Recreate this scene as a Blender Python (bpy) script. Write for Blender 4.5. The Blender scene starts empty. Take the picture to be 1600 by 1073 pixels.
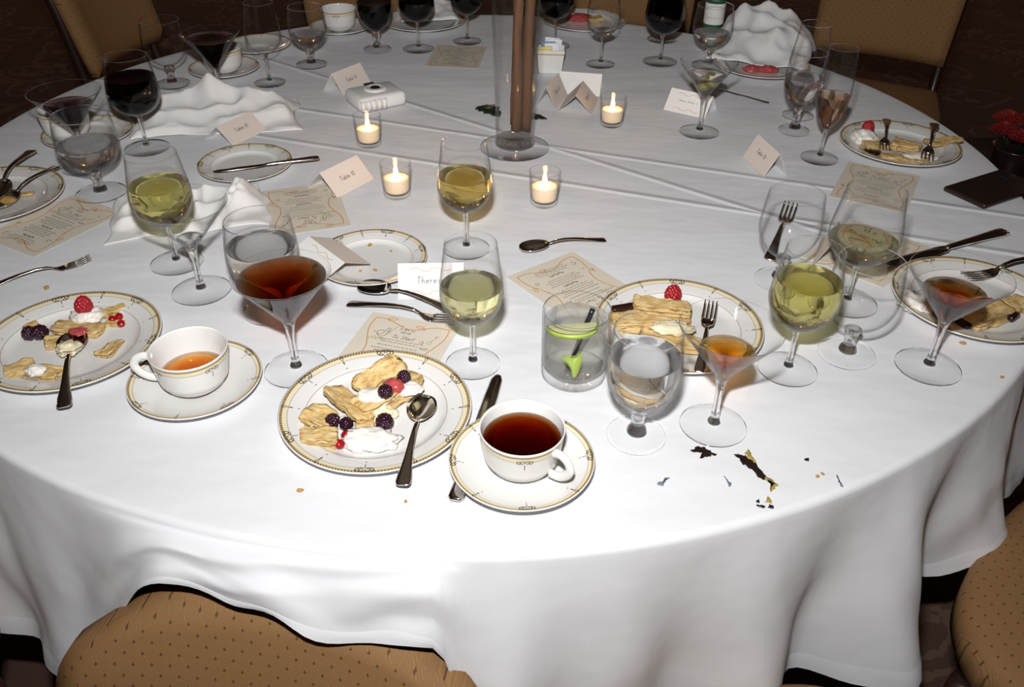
import bpy, bmesh, math, random
from math import pi, sin, cos, radians, hypot, atan2
from mathutils import Vector, Matrix, noise

C = bpy.context.scene
COL = C.collection
TZ = 0.75            # height of the table top
R_TABLE = 1.06

# ---------------------------------------------------------------- camera
cam_d = bpy.data.cameras.new('camera')
cam_d.sensor_width = 36.0
cam_d.lens = 30.4145
cam_d.clip_start = 0.02
cam = bpy.data.objects.new('camera', cam_d)
COL.objects.link(cam)
cam.location = (0.0710, -1.6767, TZ + 0.7258)
cam.rotation_euler = (Matrix.Rotation(radians(90 - 35.6693), 3, 'X') @ Matrix.Rotation(radians(0.7393), 3, 'Z')).to_euler()
C.camera = cam

# ---------------------------------------------------------------- exposure, world, lights
C.view_settings.view_transform = 'Standard'
C.view_settings.look = 'None'
C.view_settings.gamma = 1.0
C.view_settings.use_curve_mapping = False
C.view_settings.exposure = 0.0
C.cycles.max_bounces = 14
C.cycles.transmission_bounces = 12
C.cycles.transparent_max_bounces = 40
C.cycles.glossy_bounces = 5
C.cycles.diffuse_bounces = 3
C.cycles.caustics_reflective = False
C.cycles.caustics_refractive = True
C.cycles.sample_clamp_indirect = 12.0

world = bpy.data.worlds.new('world')
C.world = world
world.use_nodes = True
world.node_tree.nodes['Background'].inputs[0].default_value = (0.02, 0.016, 0.013, 1)
world.node_tree.nodes['Background'].inputs[1].default_value = 1.0


def light(name, kind, loc, energy, color=(1, 1, 1), size=0.1, size_y=None, target=None):
    d = bpy.data.lights.new(name, kind)
    d.energy = energy
    d.color = color
    if kind == 'AREA':
        d.shape = 'RECTANGLE'
        d.size = size
        d.size_y = size_y or size
    else:
        d.shadow_soft_size = size
    o = bpy.data.objects.new(name, d)
    COL.objects.link(o)
    o.location = loc
    if target is not None:
        o.rotation_euler = (Vector(target) - Vector(loc)).to_track_quat('-Z', 'Y').to_euler()
    return o


# the camera's own flash, a small tube above the lens
FLASH = light('camera_flash', 'AREA', (0.045, -1.600, TZ + 0.873), 20.6, (1.0, 0.985, 0.975), 0.055, 0.03, (0.05, 1.7, TZ + 0.14))
FLASH.data.spread = radians(145)
# unseen area light added under the ceiling as weak warm fill
light('ceiling_fill_light', 'AREA', (0.0, 0.8, 2.72), 0.30, (1.0, 0.80, 0.62), 1.6, 1.6, (0.0, 0.8, 0.0))


# ---------------------------------------------------------------- node helpers
class NT:
    def __init__(s, name):
        s.m = bpy.data.materials.new(name)
        s.m.use_nodes = True
        s.t = s.m.node_tree
        s.b = s.t.nodes['Principled BSDF']
        s.out = s.t.nodes['Material Output']

    def n(s, kind, **kw):
        nd = s.t.nodes.new(kind)
        for k, v in kw.items():
            if k.startswith('i_'):
                nd.inputs[k[2:].replace('_', ' ')].default_value = v
            else:
                setattr(nd, k, v)
        return nd

    def l(s, a, b):
        s.t.links.new(a, b)

    def val(s, x, sock):
        if hasattr(x, 'is_output'):
            s.l(x, sock)
        else:
            sock.default_value = x

    def math(s, op, a, b=0.0, c=None):
        nd = s.n('ShaderNodeMath', operation=op)
        s.val(a, nd.inputs[0])
        s.val(b, nd.inputs[1])
        if c is not None:
            s.val(c, nd.inputs[2])
        return nd.outputs[0]

    def mix(s, f, a, b):
        nd = s.n('ShaderNodeMix', data_type='RGBA')
        s.val(f, nd.inputs[0])
        s.val(a, nd.inputs[6])
        s.val(b, nd.inputs[7])
        return nd.outputs[2]

    def noise(s, scale, detail=2.0, rough=0.5, vec=None):
        nd = s.n('ShaderNodeTexNoise')
        nd.inputs['Scale'].default_value = scale
        nd.inputs['Detail'].default_value = detail
        nd.inputs['Roughness'].default_value = rough
        if vec is not None:
            s.l(vec, nd.inputs['Vector'])
        return nd.outputs['Fac']

    def obj(s):
        return s.n('ShaderNodeTexCoord').outputs['Object']

    def bump(s, h, strength, dist, prev=None):
        nd = s.n('ShaderNodeBump')
        nd.inputs['Strength'].default_value = strength
        nd.inputs['Distance'].default_value = dist
        s.l(h, nd.inputs['Height'])
        if prev is not None:
            s.l(prev, nd.inputs['Normal'])
        return nd.outputs['Normal']

    def base(s, col, rough=0.5, metal=0.0, spec=0.5):
        if hasattr(col, 'is_output'):
            s.l(col, s.b.inputs['Base Color'])
        else:
            s.b.inputs['Base Color'].default_value = (*col[:3], 1)
        s.b.inputs['Roughness'].default_value = rough
        s.b.inputs['Metallic'].default_value = metal
        s.b.inputs['Specular IOR Level'].default_value = spec
        return s


def rgb(r, g, b):
    return (r, g, b, 1)


def plain(name, col, rough=0.5, metal=0.0, spec=0.5, var=0.0, scale=40.0):
    m = NT(name)
    if var:
        f = m.noise(scale, 3.0, 0.6, m.obj())
        c2 = tuple(max(0, c * (1 - var)) for c in col)
        m.base(m.mix(f, rgb(*col), rgb(*c2)), rough, metal, spec)
    else:
        m.base(col, rough, metal, spec)
    return m.m


def m_cloth(name, col, weave=1500.0, wrinkle=0.5):
    m = NT(name)
    co = m.obj()
    f = m.noise(6.0, 4.0, 0.6, co)
    m.base(m.mix(f, rgb(*col), rgb(*[c * 0.94 for c in col])), 0.85, 0.0, 0.15)
    m.b.inputs['Sheen Weight'].default_value = 0.1
    sx = m.n('ShaderNodeSeparateXYZ')
    m.l(co, sx.inputs[0])
    u = m.math('SINE', m.math('MULTIPLY', m.math('ADD', sx.outputs[0], sx.outputs[2]), weave))
    v = m.math('SINE', m.math('MULTIPLY', m.math('ADD', sx.outputs[1], sx.outputs[2]), weave))
    w = m.math('MULTIPLY', u, v)
    n1 = m.bump(w, 0.18, 0.0003)
    mp = m.n('ShaderNodeMapping')
    mp.inputs['Rotation'].default_value = (0, 0, 0.45)
    mp.inputs['Scale'].default_value = (2.6, 5.0, 3.0)
    m.l(co, mp.inputs[0])
    w2 = m.noise(1.6, 3.0, 0.55, mp.outputs[0])
    n2 = m.bump(w2, wrinkle, 0.02, n1)
    m.l(n2, m.b.inputs['Normal'])
    return m


def m_tablecloth():
    m = m_cloth('white_tablecloth', (0.80, 0.81, 0.835), 3800.0, 0.32)
    # pressed fold creases left from ironing, as fine relief along straight lines
    co = m.obj()
    sx = m.n('ShaderNodeSeparateXYZ')
    m.l(co, sx.inputs[0])
    tot = None
    for (ax, ay, bx, by) in CREASES:
        nx, ny = -(by - ay), bx - ax
        l_ = hypot(nx, ny)
        nx, ny = nx / l_, ny / l_
        d = m.math('ADD', m.math('MULTIPLY', sx.outputs[0], nx), m.math('MULTIPLY', sx.outputs[1], ny))
        d = m.math('ABSOLUTE', m.math('SUBTRACT', d, nx * ax + ny * ay))
        e = m.math('MAXIMUM', m.math('SUBTRACT', 1.0, m.math('DIVIDE', d, 0.012)), 0.0)
        tot = e if tot is None else m.math('MAXIMUM', tot, e)
    old = m.b.inputs['Normal'].links[0].from_socket
    n3 = m.bump(tot, 0.55, 0.006, old)
    m.l(n3, m.b.inputs['Normal'])
    return m.m


def m_glass_thin(name, edge=0.34, refl=0.012):
    """a thin blown wall: lets light straight through, reflects more at grazing angles"""
    m = NT(name)
    lw = m.n('ShaderNodeLayerWeight')
    lw.inputs['Blend'].default_value = 0.5
    fc = lw.outputs['Facing']
    f5 = m.math('POWER', fc, 5.0)
    tr = m.n('ShaderNodeBsdfTransparent')
    m.l(m.mix(m.math('POWER', fc, 6.0), rgb(0.998, 0.998, 0.998), rgb(edge, edge, edge)), tr.inputs[0])  # grey edge colour stands in for the dark room refracted at the silhouette
    gl = m.n('ShaderNodeBsdfGlossy')
    gl.inputs['Roughness'].default_value = 0.015
    mx = m.n('ShaderNodeMixShader')
    m.l(m.math('MULTIPLY_ADD', f5, 0.55, refl), mx.inputs[0])
    m.l(tr.outputs[0], mx.inputs[1])
    m.l(gl.outputs[0], mx.inputs[2])
    m.l(mx.outputs[0], m.out.inputs[0])
    return m.m


def m_glass_solid(name, through=0.10):
    """thick glass: refracts, with a share of straight-through light"""
    m = NT(name)
    tr = m.n('ShaderNodeBsdfTransparent')
    tr.inputs[0].default_value = rgb(0.98, 0.98, 0.98)
    gl = m.n('ShaderNodeBsdfGlass')
    gl.inputs['Roughness'].default_value = 0.0
    gl.inputs['IOR'].default_value = 1.48
    mx = m.n('ShaderNodeMixShader')
    mx.inputs[0].default_value = 1 - through
    m.l(tr.outputs[0], mx.inputs[1])
    m.l(gl.outputs[0], mx.inputs[2])
    m.l(mx.outputs[0], m.out.inputs[0])
    return m.m


def m_liquid(name, absorb, density, through=0.15, ior=1.33):
    m = NT(name)
    tr = m.n('ShaderNodeBsdfTransparent')
    gl = m.n('ShaderNodeBsdfGlass')
    gl.inputs['Roughness'].default_value = 0.0
    gl.inputs['IOR'].default_value = ior
    mx = m.n('ShaderNodeMixShader')
    mx.inputs[0].default_value = 1 - through
    m.l(tr.outputs[0], mx.inputs[1])
    m.l(gl.outputs[0], mx.inputs[2])
    m.l(mx.outputs[0], m.out.inputs['Surface'])
    if density > 0:
        va = m.n('ShaderNodeVolumeAbsorption')
        va.inputs['Color'].default_value = rgb(*absorb)
        va.inputs['Density'].default_value = density
        m.l(va.outputs[0], m.out.inputs['Volume'])
    return m.m


def m_upholstery(ax):
    """woven lattice of small concentric diamonds, dark dots where they meet"""
    m = NT('tan_diamond_upholstery_' + ax)
    sx = m.n('ShaderNodeSeparateXYZ')
    m.l(m.obj(), sx.inputs[0])
    i, j = {'xy': (0, 1), 'xz': (0, 2)}[ax]
    P_ = 0.0215
    u = m.math('DIVIDE', sx.outputs[i], P_)
    v = m.math('DIVIDE', sx.outputs[j], P_ * 1.15)
    p = m.math('FRACT', m.math('ADD', u, v))
    q = m.math('FRACT', m.math('SUBTRACT', u, v))
    dp = m.math('ABSOLUTE', m.math('SUBTRACT', p, 0.5))
    dq = m.math('ABSOLUTE', m.math('SUBTRACT', q, 0.5))
    mxd = m.math('MAXIMUM', dp, dq)
    mnd = m.math('MINIMUM', dp, dq)
    rings = m.math('SINE', m.math('MULTIPLY', mxd, 50.0))
    ring = m.math('MULTIPLY_ADD', rings, 0.5, 0.5)
    dot = m.math('GREATER_THAN', mnd, 0.405)
    fine = m.noise(900.0, 1.0, 0.5, m.obj())
    c = m.mix(m.math('MULTIPLY', ring, 0.55), rgb(0.36, 0.195, 0.085), rgb(0.225, 0.115, 0.046))
    c = m.mix(m.math('MULTIPLY', fine, 0.5), c, rgb(0.22, 0.125, 0.045))
    c = m.mix(m.math('MULTIPLY', dot, 0.85), c, rgb(0.10, 0.048, 0.018))
    m.base(c, 0.7, 0.0, 0.25)
    m.l(m.bump(ring, 0.35, 0.001), m.b.inputs['Normal'])
    return m.m


def m_carpet():
    m = NT('dark_brown_carpet')
    co = m.obj()
    vor = m.n('ShaderNodeTexVoronoi', feature='SMOOTH_F1')
    vor.inputs['Scale'].default_value = 5.0
    mp = m.n('ShaderNodeMapping')
    m.l(co, mp.inputs[0])
    m.l(mp.outputs[0], vor.inputs['Vector'])
    d = vor.outputs['Distance']
    sw = m.math('SINE', m.math('MULTIPLY', m.math('ADD', d, m.math('MULTIPLY', m.noise(9.0, 3.0, 0.6, co), 0.5)), 32.0))
    mask = m.math('MULTIPLY', m.math('GREATER_THAN', sw, 0.55), m.math('LESS_THAN', d, 0.45))
    c = m.mix(m.math('MULTIPLY', mask, 0.6), rgb(0.125, 0.072, 0.056), rgb(0.22, 0.15, 0.11))
    m.base(c, 0.95, 0.0, 0.1)
    m.l(m.bump(m.noise(600.0, 2.0, 0.6, co), 0.5, 0.004), m.b.inputs['Normal'])
    return m.m


def m_pastry():
    m = NT('flaky_pastry')
    co = m.obj()
    mp = m.n('ShaderNodeMapping')
    mp.inputs['Scale'].default_value = (1, 2.5, 6)
    m.l(co, mp.inputs[0])
    f = m.noise(55.0, 5.0, 0.7, mp.outputs[0])
    r = m.n('ShaderNodeValToRGB')
    e = r.color_ramp.elements
    e[0].position, e[0].color = 0.28, rgb(0.34, 0.15, 0.035)
    e[1].position, e[1].color = 0.74, rgb(0.86, 0.74, 0.48)
    a = e.new(0.48)
    a.color = rgb(0.70, 0.48, 0.19)
    m.l(f, r.inputs[0])
    m.base(r.outputs[0], 0.6, 0.0, 0.3)
    m.l(m.bump(f, 0.9, 0.003), m.b.inputs['Normal'])
    return m.m


def m_gold_dots():
    """gold edge line broken by fine dark beading around the rim (u runs around the rim)"""
    m = NT('beaded_gold_edge')
    uv = m.n('ShaderNodeTexCoord').outputs['UV']
    sx = m.n('ShaderNodeSeparateXYZ')
    m.l(uv, sx.inputs[0])
    w = m.math('GREATER_THAN', m.math('SINE', m.math('MULTIPLY', sx.outputs[0], 2 * pi * 190)), 0.0)
    m.base(m.mix(w, rgb(0.50, 0.36, 0.16), rgb(0.16, 0.105, 0.05)), 0.35, 0.0, 0.5)
    return m.m


def m_emit(name, col, strength):
    m = NT(name)
    e = m.n('ShaderNodeEmission')
    e.inputs[0].default_value = rgb(*col)
    e.inputs[1].default_value = strength
    m.l(e.outputs[0], m.out.inputs[0])
    return m.m


def m_wood(name, c1, c2, rough=0.35):
    m = NT(name)
    mp = m.n('ShaderNodeMapping')
    mp.inputs['Scale'].default_value = (18, 18, 2.5)
    m.l(m.obj(), mp.inputs[0])
    f = m.noise(3.0, 5.0, 0.65, mp.outputs[0])
    m.base(m.mix(f, rgb(*c1), rgb(*c2)), rough, 0, 0.5)
    m.l(m.bump(f, 0.3, 0.003), m.b.inputs['Normal'])
    return m.m


CREASES = [(*(-0.4838, 0.2655), *(0.0102, 0.0955)), (*(0.2299, -0.0184), *(0.5259, -0.2435)), (*(0.4585, -0.2273), *(0.9011, -0.3757))]
M = dict(
    cloth=m_tablecloth(),
    linen=m_cloth('white_napkin_linen', (0.82, 0.81, 0.80), 2000.0, 0.35).m,
    porcelain=plain('white_porcelain', (0.76, 0.75, 0.73), 0.12, 0, 0.5),
    cream_band=plain('cream_band', (0.78, 0.70, 0.49), 0.2),
    gold=m_gold_dots(),
    grey_line=plain('fine_grey_line', (0.36, 0.33, 0.30), 0.3),
    print_dark=plain('dark_rim_print', (0.075, 0.055, 0.035), 0.4),
    thin=m_glass_thin('clear_thin_glass'),
    foot=m_glass_thin('clear_foot_glass', 0.4, 0.005),
    vase=m_glass_thin('clear_vase_glass', 0.55, 0.014),
    solid=m_glass_solid('clear_solid_glass'),
    silver=plain('polished_silver', (0.86, 0.80, 0.73), 0.13, 1.0),
    white_wine=m_liquid('white_wine', (0.985, 0.92, 0.12), 16.0),
    gold_wine=m_liquid('golden_wine', (0.96, 0.80, 0.08), 22.0),
    pale_wine=m_liquid('pale_wine', (0.985, 0.955, 0.33), 13.0),
    rose=m_liquid('amber_pink_wine', (0.93, 0.55, 0.20), 24.0),
    red_wine=m_liquid('red_wine', (0.45, 0.01, 0.015), 160.0, 0.05),
    water=m_liquid('clear_water', (1, 1, 1), 0.0),
    clear_drink=m_liquid('clear_spirit', (0.8, 0.8, 0.8), 5.0),
    amber=m_liquid('amber_cocktail', (0.965, 0.74, 0.04), 170.0, 0.3),
    dark_amber=m_liquid('dark_amber_cocktail', (0.88, 0.60, 0.10), 170.0, 0.2),
    brown_drink=m_liquid('dark_brown_cocktail', (0.84, 0.53, 0.12), 160.0, 0.15),
    purple=m_liquid('dark_purple_cocktail', (0.35, 0.06, 0.10), 130.0, 0.1),
    lime_soda=m_liquid('pale_lime_drink', (0.95, 0.97, 0.78), 4.0, 0.6),
    coffee=m_liquid('black_coffee', (0.84, 0.54, 0.15), 260.0, 0.6),
    tea=m_liquid('brown_tea', (0.90, 0.62, 0.10), 130.0, 0.6),
    paper=plain('cream_menu_paper', (0.72, 0.655, 0.545), 0.7, 0, 0.2, 0.06, 30),
    card=plain('blush_card_stock', (0.73, 0.645, 0.58), 0.75, 0, 0.2),
    card_white=plain('white_card_stock', (0.80, 0.79, 0.77), 0.75, 0, 0.2),
    ink=plain('black_ink', (0.04, 0.038, 0.036), 0.6),
    orange=plain('orange_ink', (0.62, 0.26, 0.035), 0.6),
    pink=plain('pink_ink', (0.66, 0.20, 0.16), 0.6),
    olive_ink=plain('olive_ink', (0.42, 0.34, 0.09), 0.6),
    pastry=m_pastry(),
    cream=plain('whipped_cream', (0.84, 0.80, 0.74), 0.45, 0, 0.4, 0.05),
    custard=plain('vanilla_custard', (0.82, 0.73, 0.50), 0.4, 0, 0.4, 0.12),
    raspberry=plain('raspberry_red', (0.42, 0.012, 0.02), 0.35, 0, 0.5, 0.4, 120),
    blackberry=plain('blackberry_purple', (0.028, 0.006, 0.016), 0.2),
    currant=plain('redcurrant_red', (0.30, 0.006, 0.010), 0.12),
    compote=plain('pink_fruit_jelly', (0.55, 0.09, 0.09), 0.2, 0, 0.5, 0.4, 90),
    chocolate=plain('dark_chocolate', (0.022, 0.008, 0.006), 0.25),
    wax=plain('candle_wax', (0.90, 0.70, 0.48), 0.5),
    wick=plain('charred_wick', (0.02, 0.016, 0.012), 0.9),
    flame=m_emit('candle_flame', (1.0, 0.55, 0.22), 80.0),
    bark=m_wood('branch_bark', (0.14, 0.062, 0.024), (0.05, 0.022, 0.009), 0.8),
    leaf=plain('dark_green_leaf', (0.012, 0.032, 0.014), 0.35, 0, 0.5, 0.3),
    lime=plain('lime_skin', (0.42, 0.56, 0.08), 0.4, 0, 0.5, 0.3, 80),
    lime_flesh=plain('lime_flesh', (0.74, 0.76, 0.42), 0.3, 0, 0.5, 0.2, 200),
    black_plastic=plain('black_plastic', (0.012, 0.012, 0.014), 0.3),
    phone=plain('dark_brown_phone_shell', (0.022, 0.012, 0.010), 0.3),
    white_plastic=plain('white_plastic', (0.78, 0.78, 0.77), 0.35),
    olive=plain('green_olive', (0.33, 0.30, 0.07), 0.3),
    pimento=plain('olive_stone_pale', (0.5, 0.42, 0.2), 0.4),
    packet_white=plain('white_sugar_packet', (0.74, 0.76, 0.80), 0.6, 0, 0.3),
    packet_yellow=plain('yellow_sweetener_packet', (0.70, 0.60, 0.22), 0.6, 0, 0.3),
    packet_blue=plain('blue_sweetener_packet', (0.18, 0.33, 0.50), 0.6, 0, 0.3),
    seat=m_upholstery('xy'),
    back=m_upholstery('xz'),
    chair_wood=m_wood('dark_chair_wood', (0.035, 0.014, 0.010), (0.018, 0.008, 0.006)),
    carpet=m_carpet(),
    wall=plain('brown_wall', (0.30, 0.185, 0.15), 0.85, 0, 0.2, 0.2, 3),
    ceiling=plain('ceiling_paint', (0.16, 0.13, 0.10), 0.9),
    added_shade=m_emit('added_sconce_glow', (1.0, 0.74, 0.48), 2.5),  # glow of the wall lamps added as fill
    brass=plain('aged_brass', (0.45, 0.30, 0.12), 0.3, 1.0),
    flower=plain('red_petal', (0.30, 0.022, 0.018), 0.6, 0, 0.3, 0.4, 60),
    stain=plain('dark_sauce_stain', (0.022, 0.012, 0.010), 0.3),
    stain_yellow=plain('mustard_sauce_stain', (0.40, 0.31, 0.085), 0.4),
    stain_blue=plain('blue_grey_smear', (0.16, 0.20, 0.25), 0.6),
    green_glass=plain('green_bottle_glass', (0.01, 0.09, 0.04), 0.08, 0, 0.6),
    crumb=plain('pastry_crumb', (0.45, 0.26, 0.07), 0.7),
)


# ---------------------------------------------------------------- mesh helpers
def mk(name, verts, faces, mats=None, parent=None, fm=None, uv=None, smooth=True, loc=None):
    me = bpy.data.meshes.new(name)
    me.from_pydata(verts, [], faces)
    if mats is None:
        mats = []
    if not isinstance(mats, (list, tuple)):
        mats = [mats]
    for m in mats:
        me.materials.append(m)
    if fm:
        me.polygons.foreach_set('material_index', fm)
    me.polygons.foreach_set('use_smooth', [smooth] * len(me.polygons))
    if uv:
        l_ = me.uv_layers.new(name='UVMap')
        flat = [c for p in uv for t in p for c in t]
        l_.data.foreach_set('uv', flat)
    me.update()
    return link(name, me, parent, loc)


def link(name, me, parent=None, loc=None):
    o = bpy.data.objects.new(name, me)
    COL.objects.link(o)
    if parent is not None:
        o.parent = parent
    if loc is not None:
        o.location = loc
    return o


def tag(o, label, cat, group=None, kind=None):
    o['label'] = label
    o['category'] = cat
    if group:
        o['group'] = group
    if kind:
        o['kind'] = kind
    return o


def thing(name, label, cat, loc, rz=0.0, group=None):
    o = bpy.data.objects.new(name, None)
    COL.objects.link(o)
    o.empty_display_size = 0.02
    o.location = loc
    o.rotation_euler = (0, 0, rz)
    return tag(o, label, cat, group)


def struct(o):
    o['kind'] = 'structure'
    return o


def sharp(o, ang=0.6):
    """smooth shading that keeps hard edges"""
    bm = bmesh.new()
    bm.from_mesh(o.data)
    bmesh.ops.recalc_face_normals(bm, faces=bm.faces)
    for e in bm.edges:
        if len(e.link_faces) == 2 and e.calc_face_angle(0) > ang:
            e.smooth = False
    bm.to_mesh(o.data)
    bm.free()
    return o


def recalc(o):
    bm = bmesh.new()
    bm.from_mesh(o.data)
    bmesh.ops.recalc_face_normals(bm, faces=bm.faces)
    bm.to_mesh(o.data)
    bm.free()
    return o


def crom(pts, n=5):
    """smooth a polyline (Catmull-Rom)"""
    P_ = [pts[0]] + list(pts) + [pts[-1]]
    out = []
    k = len(pts[0])
    for i in range(1, len(P_) - 2):
        a, b, c, d = P_[i - 1], P_[i], P_[i + 1], P_[i + 2]
        for j in range(n):
            t = j / n
            out.append(tuple(0.5 * (2 * b[q] + (c[q] - a[q]) * t + (2 * a[q] - 5 * b[q] + 4 * c[q] - d[q]) * t * t + (3 * b[q] - a[q] - 3 * c[q] + d[q]) * t ** 3) for q in range(k)))
    out.append(tuple(pts[-1]))
    return out


def lathe(name, prof, mats, parent=None, seg=48, pm=None, loc=None, uvs=False, smooth=True):
    """revolve (r, z) points; pm = material index of each profile segment"""
    verts, rings = [], []
    for r, z in prof:
        if r < 1e-6:
            rings.append([len(verts)] * seg)
            verts.append((0, 0, z))
        else:
            s0 = len(verts)
            rings.append(list(range(s0, s0 + seg)))
            for k in range(seg):
                a = 2 * pi * k / seg
                verts.append((r * cos(a), r * sin(a), z))
    faces, fm, uv = [], [], []
    for i in range(len(prof) - 1):
        A_, B_ = rings[i], rings[i + 1]
        if A_[0] == A_[1] and B_[0] == B_[1]:
            continue
        for k in range(seg):
            k2 = (k + 1) % seg
            f = [A_[k], A_[k2], B_[k2], B_[k]]
            t = [(k / seg, i / 50), ((k + 1) / seg, i / 50), ((k + 1) / seg, (i + 1) / 50), (k / seg, (i + 1) / 50)]
            g, gt = [], []
            for v, tt in zip(f, t):
                if v not in g:
                    g.append(v)
                    gt.append(tt)
            faces.append(g)
            uv.append(gt)
            fm.append(pm[i] if pm else 0)
    return mk(name, verts, faces, mats, parent, fm, uv if uvs else None, smooth, loc)


def tube_geo(path, rad, seg=8, cap=True):
    pts = [Vector(p) for p in path]
    verts, faces = [], []
    n = len(pts)
    up = Vector((0, 0, 1))
    prev = None
    for i, p in enumerate(pts):
        t = (pts[min(i + 1, n - 1)] - pts[max(i - 1, 0)]).normalized()
        if prev is None:
            a = t.cross(up)
            if a.length < 1e-3:
                a = t.cross(Vector((1, 0, 0)))
        else:
            a = prev - t * prev.dot(t)
        a.normalize()
        prev = a
        b = t.cross(a)
        r = rad[i] if isinstance(rad, (list, tuple)) else rad
        rx, ry = r if isinstance(r, tuple) else (r, r)
        for k in range(seg):
            an = 2 * pi * k / seg
            verts.append(tuple(p + a * rx * cos(an) + b * ry * sin(an)))
    for i in range(n - 1):
        for k in range(seg):
            k2 = (k + 1) % seg
            faces.append([i * seg + k, i * seg + k2, (i + 1) * seg + k2, (i + 1) * seg + k])
    if cap:
        faces.append(list(range(seg))[::-1])
        faces.append([(n - 1) * seg + k for k in range(seg)])
    return verts, faces


def tube(name, path, rad, mat, parent=None, seg=8):
    v, f = tube_geo(path, rad, seg)
    return mk(name, v, f, mat, parent)


def rbox(name, size, mat, parent=None, bevel=0.01, seg=2, loc=(0, 0, 0), smooth=True):
    bm = bmesh.new()
    bmesh.ops.create_cube(bm, size=1.0)
    for v in bm.verts:
        v.co = Vector((v.co.x * size[0] + loc[0], v.co.y * size[1] + loc[1], v.co.z * size[2] + loc[2]))
    if bevel:
        bmesh.ops.bevel(bm, geom=list(bm.edges), offset=bevel, segments=seg, profile=0.5, affect='EDGES')
    me = bpy.data.meshes.new(name)
    bm.to_mesh(me)
    bm.free()
    me.materials.append(mat)
    me.polygons.foreach_set('use_smooth', [smooth] * len(me.polygons))
    o = link(name, me, parent)
    return sharp(o, 0.9) if smooth else o


def ribbons(name, strokes, width, fn, mat, parent, smooth=False):
    """flat print: 2D strokes laid on a surface by fn(u, v) -> xyz; one mesh"""
    verts, faces = [], []
    for st in strokes:
        if len(st) < 2:
            continue
        s0 = len(verts)
        for i, p in enumerate(st):
            a, b = st[max(i - 1, 0)], st[min(i + 1, len(st) - 1)]
            dx, dy = b[0] - a[0], b[1] - a[1]
            l_ = hypot(dx, dy) or 1
            nx, ny = -dy / l_ * width / 2, dx / l_ * width / 2
            verts.append(fn(p[0] + nx, p[1] + ny))
            verts.append(fn(p[0] - nx, p[1] - ny))
        for i in range(len(st) - 1):
            faces.append([s0 + 2 * i, s0 + 2 * i + 1, s0 + 2 * i + 3, s0 + 2 * i + 2])
    return mk(name, verts, faces, mat, parent, None, None, smooth)


def copy_tree(o, parent=None):
    c = o.copy()
    COL.objects.link(c)
    c.parent = parent
    for ch in list(o.children):
        copy_tree(ch, c)
    return c


def arc(cx, cy, r, a0, a1, n=10, ry=None):
    ry = ry or r
    return [(cx + r * cos(radians(a0 + (a1 - a0) * i / n)), cy + ry * sin(radians(a0 + (a1 - a0) * i / n))) for i in range(n + 1)]


# handwriting: single-line letters in a box of height 1
GLYPH = {
    'T': (0.62, [[(0.0, 1), (0.62, 1)], [(0.31, 1), (0.27, 0)]]),
    'a': (0.5, [arc(0.22, 0.25, 0.2, 40, 340, 12, 0.25), [(0.41, 0.5), (0.41, 0.08), (0.5, 0)]]),
    'b': (0.48, [[(0.04, 1), (0.04, 0)], arc(0.22, 0.25, 0.19, 180, -150, 12, 0.25)]),
    'l': (0.24, [[(0.1, 1), (0.08, 0.1), (0.2, 0)]]),
    'e': (0.46, [[(0.03, 0.26), (0.39, 0.3)] + arc(0.21, 0.26, 0.19, 15, 315, 12, 0.25)]),
    '1': (0.25, [[(0.05, 0.85), (0.15, 1), (0.13, 0)]]),
    '0': (0.55, [arc(0.27, 0.5, 0.23, 90, 450, 16, 0.5)]),
    'h': (0.5, [[(0.05, 1), (0.04, 0)], [(0.05, 0.3), (0.2, 0.5), (0.36, 0.45), (0.38, 0), (0.46, 0.02)]]),
    'r': (0.38, [[(0.05, 0.5), (0.05, 0)], [(0.05, 0.3), (0.18, 0.5), (0.34, 0.46)]]),
    's': (0.38, [[(0.32, 0.45), (0.15, 0.52), (0.06, 0.4), (0.3, 0.15), (0.2, 0), (0.02, 0.06)]]),
    't': (0.36, [[(0.16, 0.95), (0.13, 0.08), (0.26, 0)], [(0.02, 0.62), (0.32, 0.66)]]),
    'o': (0.46, [arc(0.22, 0.25, 0.19, 90, 450, 12, 0.25)]),
    'S': (0.55, [[(0.5, 0.88), (0.3, 1), (0.08, 0.8), (0.2, 0.55), (0.42, 0.4), (0.44, 0.15), (0.22, 0), (0.0, 0.12)]]),
    'M': (0.75, [[(0.0, 0), (0.08, 1), (0.34, 0.25), (0.6, 1), (0.68, 0)]]),
    'E': (0.5, [[(0.46, 1), (0.05, 1), (0.05, 0), (0.46, 0)], [(0.05, 0.52), (0.36, 0.52)]]),
    'N': (0.62, [[(0.03, 0), (0.05, 1), (0.5, 0), (0.54, 1)]]),
    'U': (0.6, [[(0.05, 1), (0.05, 0.25), (0.15, 0), (0.38, 0), (0.5, 0.25), (0.5, 1)]]),
    '4': (0.52, [[(0.36, 0), (0.36, 1), (0.0, 0.32), (0.48, 0.32)]]),
    '2': (0.5, [[(0.04, 0.8), (0.2, 1), (0.4, 0.8), (0.05, 0.02), (0.44, 0.02)]]),
    '3': (0.48, [[(0.05, 0.95), (0.4, 0.95), (0.2, 0.58), (0.4, 0.3), (0.2, 0), (0.02, 0.1)]]),
    '.': (0.2, [[(0.06, 0.0), (0.1, 0.08)]]),
    ' ': (0.35, []),
}


def write(txt, x, y, h, slant=0.18, gap=0.12, centre=False):
    st, w = [], 0
    for ch in txt:
        g = GLYPH[ch]
        w += (g[0] + gap) * h
    cx = x - w / 2 if centre else x
    for ch in txt:
        gw, lines = GLYPH[ch]
        for ln in lines:
            st.append([(cx + (px + slant * py) * h, y + py * h) for px, py in ln])
        cx += (gw + gap) * h
    return st


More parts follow.
